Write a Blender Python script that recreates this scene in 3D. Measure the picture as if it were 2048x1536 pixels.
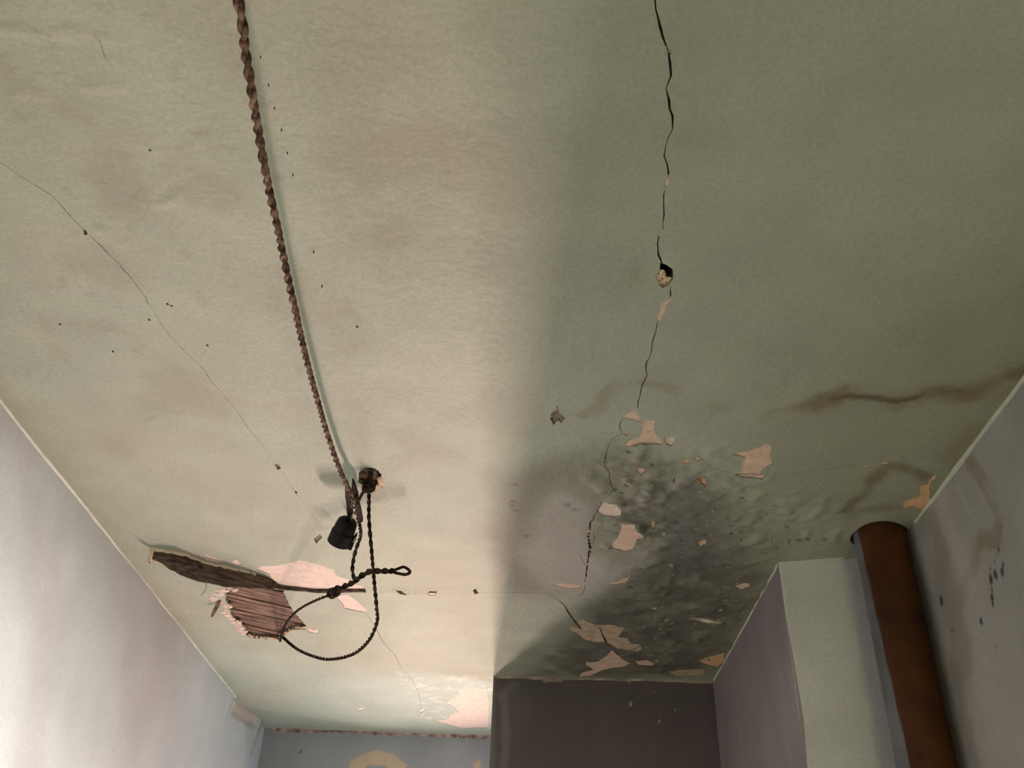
import bpy, bmesh, math, random
import numpy as np
from mathutils import Vector, Matrix
from mathutils.geometry import delaunay_2d_cdt

for o in list(bpy.data.objects):
    bpy.data.objects.remove(o, do_unlink=True)
S = bpy.context.scene
COL = S.collection
random.seed(7)

# ------------------------------------------------------------------ camera
CAMZ = 1.70            # eye height
H = 2.70               # ceiling height
FPX = 1896.76          # focal length in pixels of the 2048 wide frame
PITCH, YAW, ROLL = 0.609303, -0.0285636, 0.0433812
cp, sp, cy, sy, cr, sr = (math.cos(PITCH), math.sin(PITCH), math.cos(YAW), math.sin(YAW),
                          math.cos(ROLL), math.sin(ROLL))
fw = np.array([sy * cp, cy * cp, sp]); rt0 = np.array([cy, -sy, 0.0]); up0 = np.cross(rt0, fw)
rt = rt0 * cr + up0 * sr; up = -rt0 * sr + up0 * cr
cam_d = bpy.data.cameras.new('camera'); cam = bpy.data.objects.new('camera', cam_d); COL.objects.link(cam)
cam.matrix_world = Matrix(((rt[0], up[0], -fw[0], 0), (rt[1], up[1], -fw[1], 0), (rt[2], up[2], -fw[2], CAMZ), (0, 0, 0, 1)))
cam_d.sensor_width = 36.0; cam_d.sensor_fit = 'HORIZONTAL'; cam_d.lens = 36.0 * FPX / 2048
cam_d.clip_start = 0.01
S.camera = cam

# ------------------------------------------------------------------ world and light
w = bpy.data.worlds.new('world'); S.world = w; w.use_nodes = True
w.node_tree.nodes['Background'].inputs[0].default_value = (0.62, 0.72, 0.85, 1)
w.node_tree.nodes['Background'].inputs[1].default_value = 0.6
S.view_settings.view_transform = 'Standard'; S.view_settings.look = 'None'
S.view_settings.gamma = 1.0; S.view_settings.exposure = 0.0; S.view_settings.use_curve_mapping = False

def daylight(name, loc, direction, sx, sy_, power, color):
    d = bpy.data.lights.new(name, 'AREA'); d.shape = 'RECTANGLE'; d.size = sx; d.size_y = sy_
    d.energy = power; d.color = color
    o = bpy.data.objects.new(name, d); COL.objects.link(o); o.location = loc
    o.rotation_euler = Vector(direction).to_track_quat('-Z', 'Y').to_euler()
    return o
# daylight in the panes of the window behind the partition, of the side window there; then lamps added outside the right wall and behind the viewer
daylight('daylight_upper_pane', (-0.42, 3.93, 1.93), (0, -1, 0), 0.11, 0.50, 12.5, (1.0, 0.74, 0.63))
daylight('daylight_lower_pane', (-0.138, 3.93, 0.80), (0, -1, 0), 0.065, 0.76, 96.0, (1.0, 0.68, 0.59))
daylight('daylight_side_window', (0.90, 3.52, 1.45), (-1, 0, 0), 0.46, 1.00, 17.0, (0.76, 0.90, 1.0))
daylight('added_right_daylight', (2.20, 1.45, 1.60), (-1, 0, 0), 0.9, 0.6, 340.0, (1.0, 0.94, 0.88))  # added lamp out beyond the right wall, brightens the lower left wall
daylight('added_rear_daylight', (0.42, -1.93, 1.30), (0, 1, 0), 0.80, 1.00, 19.5, (1.0, 1.0, 0.52))  # added fill lamp, brightens the breast front from behind the viewer
S.cycles.max_bounces = 6; S.cycles.diffuse_bounces = 3; S.cycles.glossy_bounces = 2; S.cycles.transparent_max_bounces = 6

# ------------------------------------------------------------------ pixel helpers: a ray of the photograph met with a plane of the room
def ray(u, v):
    return rt * (u - 1024.0) - up * (v - 768.0) + fw * FPX
def C(u, v, z=None):                    # on a level plane (the ceiling by default)
    d = ray(u, v); k = ((H if z is None else z) - CAMZ) / d[2]
    return (d[0] * k, d[1] * k)
def PZ(u, v, drop):                     # a point 'drop' metres below the ceiling
    x, y = C(u, v, H - drop); return Vector((x, y, H - drop))
def PY(u, v, Y):                        # on the plane y = Y
    d = ray(u, v); k = Y / d[1]; return Vector((d[0] * k, Y, CAMZ + d[2] * k))
def PX(u, v, X):                        # on the plane x = X
    d = ray(u, v); k = X / d[0]; return Vector((X, d[1] * k, CAMZ + d[2] * k))

# ------------------------------------------------------------------ numpy noise and masks
_rng = np.random.RandomState(11)
_T = _rng.rand(256, 256)
def vnoise(x, y, seed=0):
    x = x + seed * 17.13; y = y + seed * 9.71
    xi = np.floor(x).astype(int); yi = np.floor(y).astype(int); fx = x - xi; fy = y - yi
    fx = fx * fx * (3 - 2 * fx); fy = fy * fy * (3 - 2 * fy)
    a = _T[xi & 255, yi & 255]; b = _T[(xi + 1) & 255, yi & 255]; c = _T[xi & 255, (yi + 1) & 255]; d = _T[(xi + 1) & 255, (yi + 1) & 255]
    return (a * (1 - fx) + b * fx) * (1 - fy) + (c * (1 - fx) + d * fx) * fy
def fbm(x, y, scale, octs=4, seed=0):   # about -0.5 .. 0.5, 'scale' = size of the largest feature in metres
    r = 0; a = 0.5; f = 1.0 / scale
    for i in range(octs):
        r = r + a * (vnoise(x * f, y * f, seed + i * 3) - 0.5); a *= 0.5; f *= 2.03
    return r * 1.3
def sstep(a, b, x):
    t = np.clip((x - a) / (b - a), 0, 1); return t * t * (3 - 2 * t)
def seg_dist(px, py, pts, closed):
    d = np.full(px.shape, 1e9); n = len(pts)
    for i in range(n if closed else n - 1):
        ax, ay = pts[i]; bx, by = pts[(i + 1) % n]; dx, dy = bx - ax, by - ay; L = dx * dx + dy * dy + 1e-12
        t = np.clip(((px - ax) * dx + (py - ay) * dy) / L, 0, 1)
        d = np.minimum(d, np.hypot(px - ax - t * dx, py - ay - t * dy))
    return d
def inside(px, py, pts):
    r = np.zeros(px.shape, bool); n = len(pts)
    for i in range(n):
        ax, ay = pts[i]; bx, by = pts[(i + 1) % n]
        if ay == by: continue
        r ^= ((ay > py) != (by > py)) & (px < (bx - ax) * (py - ay) / (by - ay) + ax)
    return r
def blob(px, py, pts, feather, warp=0.0, seed=1, wscale=0.1):   # soft mask of a polygon, edge wandering by noise
    sd = seg_dist(px, py, pts, True); sd = np.where(inside(px, py, pts), -sd, sd)
    if warp: sd = sd + warp * 2 * fbm(px, py, wscale, 4, seed)
    return 1 - sstep(-feather, feather, sd)
def stroke(px, py, pts, width, warp=0.0, seed=1, wscale=0.08):
    d = seg_dist(px + warp * fbm(px, py, wscale, 4, seed), py + warp * fbm(px, py, wscale, 4, seed + 5), pts, False)
    return 1 - sstep(width * 0.25, width, d)
def mix(col, c, m):
    return col * (1 - m[:, None]) + np.array(c)[None, :] * m[:, None]

# ------------------------------------------------------------------ object helpers
def tag(o, label=None, cat=None, group=None, kind=None):
    if label: o['label'] = label
    if cat: o['category'] = cat
    if group: o['group'] = group
    if kind: o['kind'] = kind
    return o
def mesh_obj(name, verts, faces, mat, parent=None, smooth=False, cols=None, uvs=None):
    me = bpy.data.meshes.new(name)
    me.from_pydata([tuple(float(c) for c in v) for v in verts], [], [tuple(int(i) for i in f) for f in faces])
    if smooth:
        me.polygons.foreach_set('use_smooth', [True] * len(me.polygons))
    if cols is not None:
        at = me.color_attributes.new('paint', 'FLOAT_COLOR', 'POINT')
        a = np.ones((len(verts), 4), np.float32); a[:, :3] = cols
        at.data.foreach_set('color', a.ravel())
    for m in (mat if isinstance(mat, (list, tuple)) else [mat]):
        me.materials.append(m)
    me.update()
    o = bpy.data.objects.new(name, me); COL.objects.link(o)
    if parent is not None:
        o.parent = parent; o.matrix_parent_inverse = parent.matrix_basis.inverted()
    return o
def empty(name, loc, label, cat, group=None):
    o = bpy.data.objects.new(name, None); COL.objects.link(o); o.location = loc; o.empty_display_size = 0.05
    return tag(o, label, cat, group)

# ------------------------------------------------------------------ materials
def material(name, color=None, rough=0.7, attr=None, noise=None, bump=None, spec=0.3, metal=0.0, stripes=None):
    m = bpy.data.materials.new(name); m.use_nodes = True; nt = m.node_tree; N = nt.nodes; L = nt.links
    b = N['Principled BSDF']; b.inputs['Roughness'].default_value = rough; b.inputs['Metallic'].default_value = metal
    b.inputs['Specular IOR Level'].default_value = spec
    tc = N.new('ShaderNodeTexCoord')
    if attr:
        a = N.new('ShaderNodeAttribute'); a.attribute_name = attr; src = a.outputs['Color']
    else:
        r = N.new('ShaderNodeRGB'); r.outputs[0].default_value = (*color, 1); src = r.outputs[0]
    for (sc, lo, hi, det) in (noise or []):      # multiplies by a noise running lo..hi
        n = N.new('ShaderNodeTexNoise'); n.inputs['Scale'].default_value = sc; n.inputs['Detail'].default_value = det
        L.new(tc.outputs['Object'], n.inputs['Vector'])
        mr = N.new('ShaderNodeMapRange'); mr.inputs[1].default_value = 0.3; mr.inputs[2].default_value = 0.7
        mr.inputs[3].default_value = lo; mr.inputs[4].default_value = hi; L.new(n.outputs[0], mr.inputs[0])
        mx = N.new('ShaderNodeMix'); mx.data_type = 'RGBA'; mx.blend_type = 'MULTIPLY'; mx.inputs[0].default_value = 1
        L.new(src, mx.inputs[6]); L.new(mr.outputs[0], mx.inputs[7]); src = mx.outputs[2]
    L.new(src, b.inputs['Base Color'])
    prev = None
    for (sc, dist, strength) in (bump or []):
        n = N.new('ShaderNodeTexNoise'); n.inputs['Scale'].default_value = sc; n.inputs['Detail'].default_value = 3
        mp = N.new('ShaderNodeMapping'); L.new(tc.outputs['Object'], mp.inputs[0]); L.new(mp.outputs[0], n.inputs['Vector'])
        bp = N.new('ShaderNodeBump'); bp.inputs['Strength'].default_value = strength; bp.inputs['Distance'].default_value = dist
        L.new(n.outputs[0], bp.inputs['Height'])
        if prev: L.new(prev, bp.inputs['Normal'])
        prev = bp.outputs[0]
    if prev: L.new(prev, b.inputs['Normal'])
    return m
M_CEIL = material('ceiling_paint', attr='paint', rough=0.62, noise=[(9, .95, 1.05, 2), (160, .94, 1.06, 1)], bump=[(60, .003, .55)], spec=.3)
M_WALL = material('wall_paint', attr='paint', rough=0.5, noise=[(6, .94, 1.06, 2), (150, .95, 1.05, 1)], bump=[(30, .004, .45)], spec=.35)
M_PLASTER = material('bare_plaster', (.84, .67, .53), .9, noise=[(40, .86, 1.08, 5), (220, .9, 1.06, 3)], bump=[(90, .003, .6)], spec=.1)
M_PLASTER_W = material('white_plaster', (.88, .77, .71), .9, noise=[(40, .9, 1.06, 5)], bump=[(90, .004, .6)], spec=.1)
M_PLASTER_O = material('ochre_plaster', (.84, .58, .35), .9, noise=[(40, .8, 1.08, 5)], bump=[(90, .003, .6)], spec=.1)
M_CORE = material('plaster_core', (.36, .31, .27), .95, noise=[(60, .6, 1.2, 5)], bump=[(150, .003, .7)], spec=.05)
M_SLAB = material('dark_backing', (.035, .03, .027), .95, noise=[(12, .7, 1.2, 4)], spec=.05)
M_LATH = material('old_lath_wood', (.21, .14, .11), .9, noise=[(45, .6, 1.35, 5)], bump=[(120, .003, .6)], spec=.1)
M_BATTEN = material('dark_batten_wood', (.085, .055, .045), .9, noise=[(30, .55, 1.6, 6)], bump=[(80, .005, .8)], spec=.1)
M_BEAD_G = material('bead_paint_green', (.56, .62, .52), .5, noise=[(30, .85, 1.08, 4)], spec=.35)
M_BEAD_C = material('bead_paint_cream', (.40, .36, .30), .7, noise=[(25, .45, 1.25, 5)], bump=[(70, .004, .7)], spec=.2)
M_CRUMB = material('crumbled_joint', (.40, .29, .26), .9, noise=[(35, .3, 1.6, 6)], bump=[(90, .006, .9)], spec=.1)
M_BAKELITE = material('black_bakelite', (.006, .005, .0045), .55, noise=[(60, .7, 1.3, 3)], spec=.2)
M_BRASS = material('dull_metal', (.45, .40, .33), .4, metal=.8, noise=[(80, .5, 1.1, 4)])
M_IRON = material('rusty_iron', (.045, .032, .026), .75, noise=[(90, .5, 1.7, 4)], metal=.3)
M_PEG = material('dark_peg_wood', (.055, .04, .034), .8, noise=[(70, .6, 1.6, 5)], spec=.15)
M_FLOOR = material('floor_boards', (.30, .19, .10), .55, noise=[(5, .8, 1.15, 5)], spec=.3)
M_FRAME = material('window_frame_paint', (.62, .60, .55), .5, noise=[(20, .9, 1.05, 3)])

def streaked(name, color, ang, lo, hi, across=260.0):     # wood with fine streaks along one direction of the plan
    m = material(name, color, .9, noise=[(18, .75, 1.25, 4)], spec=.1); nt = m.node_tree; N = nt.nodes; L = nt.links; b = N['Principled BSDF']
    src = b.inputs['Base Color'].links[0].from_socket; tc = N.new('ShaderNodeTexCoord')
    mp = N.new('ShaderNodeMapping'); mp.vector_type = 'TEXTURE'; mp.inputs['Rotation'].default_value = (0, 0, ang); mp.inputs['Scale'].default_value = (1 / 12.0, 1 / across, 1 / across)
    n = N.new('ShaderNodeTexNoise'); n.inputs['Scale'].default_value = 1.0; n.inputs['Detail'].default_value = 5
    L.new(tc.outputs['Object'], mp.inputs[0]); L.new(mp.outputs[0], n.inputs['Vector'])
    mr = N.new('ShaderNodeMapRange'); mr.inputs[1].default_value = .35; mr.inputs[2].default_value = .65; mr.inputs[3].default_value = lo; mr.inputs[4].default_value = hi
    L.new(n.outputs[0], mr.inputs[0]); mx = N.new('ShaderNodeMix'); mx.data_type = 'RGBA'; mx.blend_type = 'MULTIPLY'; mx.inputs[0].default_value = 1
    L.new(src, mx.inputs[6]); L.new(mr.outputs[0], mx.inputs[7]); L.new(mx.outputs[2], b.inputs['Base Color'])
    bp = N.new('ShaderNodeBump'); bp.inputs['Strength'].default_value = .9; bp.inputs['Distance'].default_value = .003
    L.new(n.outputs[0], bp.inputs['Height']); L.new(bp.outputs[0], b.inputs['Normal'])
    return m
def cloth_material(name, a, b_, c):
    m = bpy.data.materials.new(name); m.use_nodes = True; nt = m.node_tree; N = nt.nodes; L = nt.links
    b = N['Principled BSDF']; b.inputs['Roughness'].default_value = .95; b.inputs['Specular IOR Level'].default_value = .08
    tc = N.new('ShaderNodeTexCoord'); n = N.new('ShaderNodeTexNoise'); n.inputs['Scale'].default_value = 70; n.inputs['Detail'].default_value = 5
    L.new(tc.outputs['Object'], n.inputs['Vector']); r = N.new('ShaderNodeValToRGB')
    r.color_ramp.elements[0].position = .36; r.color_ramp.elements[0].color = (*a, 1)
    r.color_ramp.elements[1].position = .68; r.color_ramp.elements[1].color = (*c, 1)
    e = r.color_ramp.elements.new(.52); e.color = (*b_, 1)
    L.new(n.outputs[0], r.inputs[0]); L.new(r.outputs[0], b.inputs['Base Color'])
    n2 = N.new('ShaderNodeTexNoise'); n2.inputs['Scale'].default_value = 700; L.new(tc.outputs['Object'], n2.inputs['Vector'])
    bp = N.new('ShaderNodeBump'); bp.inputs['Strength'].default_value = .8; bp.inputs['Distance'].default_value = .001
    L.new(n2.outputs[0], bp.inputs['Height']); L.new(bp.outputs[0], b.inputs['Normal'])
    return m
M_CORD = cloth_material('worn_cord_cloth', (.04, .027, .020), (.15, .10, .075), (.36, .25, .19))
M_CORD_D = cloth_material('dark_cord_cloth', (.012, .009, .007), (.035, .025, .018), (.10, .07, .05))

# ------------------------------------------------------------------ the room in plan (metres, camera above the origin)
XL, XR = -1.043, 0.866
YB = 3.86              # back wall of the recess
YP = 3.108             # front of the dark partition
XP = -0.108            # its free end
XC0 = 0.612            # side of the corner breast
YC0, YC1 = 2.165, 2.10 # its front, slightly skewed
YF = -1.9              # wall behind the camera

def undul(x, y):       # the ceiling's hollows and bumps, upwards positive
    u = .010 * fbm(x, y, .75, 3, 2) + .0035 * fbm(x, y, .22, 3, 9)
    return u
# ------------------------------------------------------------------ ceiling outlines, traced on the ceiling plane
def crop(ox, oy, s, pts):
    return [(ox + x / s, oy + y / s) for x, y in pts]
def onto(pts): return [C(u, v) for u, v in pts]
def rough_edges(pts, amp=.0016, step=.006, seed=0):   # break long straight edges of an outline
    rnd = random.Random(seed); out = []; n = len(pts)
    for i in range(n):
        a = pts[i]; b = pts[(i + 1) % n]; L = math.hypot(b[0] - a[0], b[1] - a[1]); k = max(1, int(L / step))
        nx, ny = -(b[1] - a[1]) / (L + 1e-9), (b[0] - a[0]) / (L + 1e-9)
        for j in range(k):
            t = j / k; o = 0 if j == 0 else rnd.uniform(-amp, amp)
            out.append((a[0] + (b[0] - a[0]) * t + nx * o, a[1] + (b[1] - a[1]) * t + ny * o))
    return out
K6 = lambda p: crop(1050, 700, 3.413, p)
K3 = lambda p: crop(900, 1050, 3.413, p)
K4 = lambda p: crop(1400, 700, 3.16, p)
K1 = lambda p: crop(250, 1040, 3.413, p)
KN = lambda p: crop(420, 1330, 3.413, p)
K5 = lambda p: crop(1260, 440, 5.907, p)
K2 = lambda p: crop(600, 880, 4.043, p)
PATCH = [   # (pixel outline, plaster kind)
 (K6([(660,455),(700,425),(765,400),(770,440),(790,490),(740,475),(700,465)]), 'p'),
 (K6([(810,480),(885,475),(880,545),(905,595),(945,630),(920,650),(850,640),(780,640),(700,665),(680,650),(720,620),(775,600),(795,545)]), 'p'),
 (K6([(945,600),(1010,595),(1020,630),(1000,660),(960,640)]), 'w'),
 (K6([(1415,710),(1440,695),(1540,680),(1600,660),(1640,635),(1685,650),(1675,720),(1690,770),(1640,795),(1605,830),(1640,855),(1620,872),(1540,865),(1425,850),(1450,825),(1480,790),(1475,760),(1505,735),(1460,715)]), 'p'),
 (K6([(510,1045),(560,1035),(630,1055),(655,1090),(650,1130),(610,1140),(540,1130),(490,1100)]), 'w'),
 (K6([(655,1185),(700,1195),(745,1180),(765,1220),(810,1270),(795,1290),(765,1290),(740,1355),(690,1375),(565,1345),(610,1300),(640,1260)]), 'p'),
 (K6([(1070,750),(1110,740),(1122,765),(1080,777)]), 'o'),
 (K6([(1170,865),(1220,855),(1250,900),(1225,925),(1190,890)]), 'o'),
 (K6([(760,790),(820,810),(800,860),(765,830)]), 'p'),
 (K6([(865,1150),(892,1155),(880,1215),(860,1215)]), 'o'),
 (K6([(1145,735),(1195,738),(1185,757)]), 'p'),
 (K6([(668,565),(720,568),(690,588)]), 'p'),
 (K6([(985,760),(1010,750),(1005,778)]), 'o'),
 (K6([(1180,1300),(1240,1290),(1225,1330),(1190,1340)]), 'p'),
 (K3([(870,630),(910,640),(930,660),(1000,680),(1110,675),(1195,695),(1150,760),(1215,770),(1230,810),(1290,810),(1310,840),(1280,860),(1200,850),(1140,840),(1070,800),(1000,800),(920,785),(880,750),(810,715),(815,685),(880,700)]), 'o2'),
 (K3([(1110,850),(1140,870),(1170,910),(1230,940),(1190,965),(1100,975),(1040,990),(960,1025),(880,1032),(900,1005),(980,985),(930,960),(925,935),(1010,930),(1060,895)]), 'p'),
 (K3([(1260,930),(1340,920),(1400,945),(1380,960),(1290,955)]), 'p'),
 (K3([(1480,1000),(1600,985),(1750,990),(1720,1030),(1540,1035)]), 'o2'),
 (K3([(1690,930),(1750,905),(1830,880),(1875,870),(1868,930),(1830,970),(1740,950)]), 'o'),
 (K3([(1080,400),(1150,380),(1215,345),(1240,345),(1190,395),(1100,412)]), 'p'),
 (K3([(1940,405),(1990,385),(2048,395),(2040,415),(1985,435)]), 'p'),
 (K3([(700,410),(760,400),(900,415),(890,430),(820,440)]), 'p'),
 (K4([(1450,820),(1490,790),(1500,800),(1470,830),(1450,860),(1455,910),(1448,930),(1462,960),(1425,1020),(1385,1005),(1340,985),(1285,1005),(1280,970),(1330,940),(1390,920),(1385,880),(1400,855),(1440,850)]), 'o'),
 (K4([(1020,735),(1080,725),(1085,735),(1030,744)]), 'p'),
 (K4([(1150,710),(1190,708),(1185,722),(1145,725)]), 'p'),
 (K4([(185,1140),(210,1135),(205,1155)]), 'p'),
 (K4([(0,790),(30,795),(45,820),(30,850),(5,835)]), 'o'),
 (K1([(900,330),(925,310),(1000,310),(1090,300),(1180,275),(1240,280),(1330,310),(1420,335),(1450,380),(1530,410),(1560,440),(1640,460),(1600,480),(1400,480),(1200,460),(1050,430),(1000,400),(990,365),(950,350)]), 'w'),
 (K1([(1440,520),(1520,505),(1580,550),(1640,600),(1650,630),(1500,600),(1480,560)]), 'w'),
 (K1([(500,250),(560,235),(650,265),(660,290),(560,275)]), 'w'),
 (K1([(720,290),(760,265),(800,300),(760,310)]), 'w'),
 (K1([(1245,735),(1330,750),(1310,772),(1250,758)]), 'w'),
 (KN([(1540,380),(1620,370),(1640,340),(1690,320),(1660,280),(1610,260),(1640,230),(1700,200),(1690,160),(1780,150),(1890,160),(1905,250),(1900,430),(1720,435),(1580,395)]), 'pk'),
 (KN([(1010,295),(1050,288),(1060,300),(1020,312)]), 'w'),
 (KN([(1425,310),(1460,290),(1455,315),(1435,325)]), 'w'),
 (K2([(1020,1245),(1045,1215),(1110,1215),(1095,1255),(1060,1260)]), 'w'),
 (K2([(770,1212),(820,1215),(885,1250),(840,1256),(810,1235)]), 'c'),
 (K5([(350,1050),(360,985),(430,950),(485,925),(480,960),(430,1020),(410,1100),(350,1200),(322,1180)]), 'p'),
 ([(1332,352),(1338,354),(1339,366),(1333,374),(1329,366)], 'p'),
 ([(1334,98),(1343,98),(1342,107),(1335,108)], 'p'),
 ([(1100,838),(1104,825),(1113,818),(1114,808),(1118,823),(1131,836),(1122,846),(1116,840),(1107,850)], 'c'),
 ([(166,458),(173,460),(176,468),(170,470)], 'c'),
 ([(549,928),(556,926),(562,936),(555,939)], 'c'),
 ([(628,1078),(640,1068),(644,1076),(632,1088)], 'c'),
 ([(946,1179),(952,1176),(958,1186),(950,1189)], 'c'),
 ([(1470,1163),(1478,1160),(1482,1166),(1474,1168)], 'p'),
]
for k_, (u_, v_) in enumerate(((521, 114), (537, 170), (549, 216), (563, 260), (575, 305), (586, 348), (628, 500), (645, 568), (335, 608), (343, 612), (715, 648), (592, 985), (120, 648), (226, 702), (300, 300), (298, 640), (415, 690))):
    PATCH.append(([(u_ - 1.6, v_), (u_, v_ - 4), (u_ + 1.6, v_ + 1), (u_ - .5, v_ + 4.5)] if k_ < 8 else [(u_ - 3, v_ - 1), (u_, v_ - 2.5), (u_ + 3.5, v_ + 1), (u_, v_ + 2.5)], 'c'))
HOLE = K1([(690,470),(720,452),(900,455),(1080,472),(1110,540),(1150,620),(1240,720),(1230,745),(1150,745),(1080,790),(1060,815),(850,800),(760,720),(720,620),(690,540)])
KNOB = K5([(360,520),(430,540),(500,580),(515,640),(505,710),(450,770),(390,800),(340,770),(300,680),(350,620)])
HOOKHOLE = [(716,962),(719,944),(733,936),(750,937),(762,948),(765,962),(757,976),(744,984),(733,978),(722,972)]
PIPE_C = (0.806, 1.998); PIPE_R = 0.0575
# cracks: pixel polyline with widths in millimetres
CRACK = [
 ([(1308,-60,4),(1310,0,3.2),(1316,35,4),(1326,75,5),(1336,100,3),(1340,125,5),(1342,150,4),(1332,175,2.5),(1338,200,4),(1345,230,4),(1345,255,2.5),(1332,285,1.2),(1328,310,3),(1337,345,4),(1335,352,2)],),
 ([(1331,374,1.5),(1327,400,3),(1328,430,3),(1326,458,2)],),
 ([(1318,470,5),(1316,500,5.5),(1321,520,4.5),(1325,532,3)],),
 ([(1341,572,2),(1341,590,3.5),(1339,598,2)],),
 ([(1314,640,3),(1309,670,3),(1303,700,2.6),(1292,730,3),(1294,750,3.5),(1283,775,3.5),(1275,815,3)],),
 ([(1246,836,2),(1239,850,2.2),(1243,868,2),(1228,876,2),(1215,896,2.5),(1209,925,3),(1217,945,2.5),(1226,977,2),(1222,985,1.4),(1205,1000,2),(1195,1022,3),(1180,1045,5),(1177,1075,9),(1181,1095,11),(1176,1120,8),(1172,1150,5),(1170,1166,1.5)],),
 ([(730,1192,1),(800,1187,1.6),(850,1184,1.2),(905,1184,1.2),(950,1183,2),(1000,1183,1.6),(1090,1184,1.6),(1110,1195,1.8),(1128,1210,6),(1142,1232,10),(1156,1250,9),(1162,1258,5)],),
 ([(1199,1256,5),(1206,1272,9),(1213,1286,8),(1222,1296,5)],),
 ([(733,1226,2),(752,1256,2),(764,1280,2.2),(790,1310,2),(803,1336,1.6),(824,1358,1.5),(838,1385,1.4),(843,1418,1.2)],),
 ([(-40,308,1.2),(0,325,1.2),(60,365,1.2),(105,392,1.8),(140,430,1.5),(168,458,1.6)],),
 ([(177,468,1.6),(212,503,2),(240,530,1.8),(285,588,1.2),(318,640,1.3),(338,672,1),(405,735,1.3),(425,765,1.2),(470,815,1),(495,852,1.4),(530,895,.9),(548,925,1)],),
 ([(563,940,1),(590,985,1),(612,1010,.8),(640,1050,.8)],),
 ([(1398,912,1),(1425,935,1.2),(1470,947,1),(1550,948,1),(1630,940,1),(1690,933,1.2),(1722,931,1)],),
 ([(1178,1078,2),(1186,1090,4),(1189,1075,3),(1187,1064,1)],),
 ([(1150,1195,1),(1165,1188,2.5),(1172,1170,1.5)],),
 ([(1225,1300,3),(1236,1310,7),(1256,1308,6),(1272,1296,4),(1280,1290,2)],),
 ([(1160,1110,1),(1168,1128,2),(1174,1135,2)],),
 ([(190,70,.6),(200,85,.9),(208,110,.8),(215,130,.5)],),
]
def crack_poly(spec, seed):
    pts = [(C(u, v), wd / 1000.0) for u, v, wd in spec]
    rnd = random.Random(seed); fine = []
    for (a, wa), (b, wb) in zip(pts[:-1], pts[1:]):
        L = math.hypot(b[0] - a[0], b[1] - a[1]); k = max(1, int(L / .011)); nx, ny = -(b[1] - a[1]) / L, (b[0] - a[0]) / L
        for j in range(k):
            t = j / k; o = 0 if j == 0 else rnd.uniform(-1, 1) * .0016
            fine.append((a[0] + (b[0] - a[0]) * t + nx * o, a[1] + (b[1] - a[1]) * t + ny * o, (wa + (wb - wa) * t) * rnd.uniform(.35, 1.0) * .85))
    fine.append((*pts[-1][0], pts[-1][1] * .4)); fine[0] = (fine[0][0], fine[0][1], fine[0][2] * .4)
    l, r = [], []
    for i, (x, y, wd) in enumerate(fine):
        a = fine[max(0, i - 1)]; b = fine[min(len(fine) - 1, i + 1)]; L = math.hypot(b[0] - a[0], b[1] - a[1]) + 1e-9
        nx, ny = -(b[1] - a[1]) / L, (b[0] - a[0]) / L
        l.append((x + nx * wd / 2, y + ny * wd / 2)); r.append((x - nx * wd / 2, y - ny * wd / 2))
    return l + r[::-1]
patches = [(rough_edges(onto(p), .0014, .005, i), k) for i, (p, k) in enumerate(PATCH)]
cracks = [crack_poly(c[0], i) for i, c in enumerate(CRACK)]
hole = rough_edges(onto(HOLE), .003, .008, 91)
knob = rough_edges(onto(KNOB), .0012, .005, 92)
hookhole = rough_edges(onto(HOOKHOLE), .002, .006, 93)
pipehole = [(PIPE_C[0] + (PIPE_R + .007 + .004 * math.sin(3 * a + 1)) * math.cos(a), PIPE_C[1] + (PIPE_R + .007 + .004 * math.sin(3 * a + 1)) * math.sin(a)) for a in [2 * math.pi * i / 40 for i in range(40)]]
cuts = [(p, .0011 if k != 'c' else .004) for p, k in patches] + [(c, .018) for c in cracks] + [(hole, .022), (knob, .03), (hookhole, .014), (pipehole, .07)]

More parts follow.
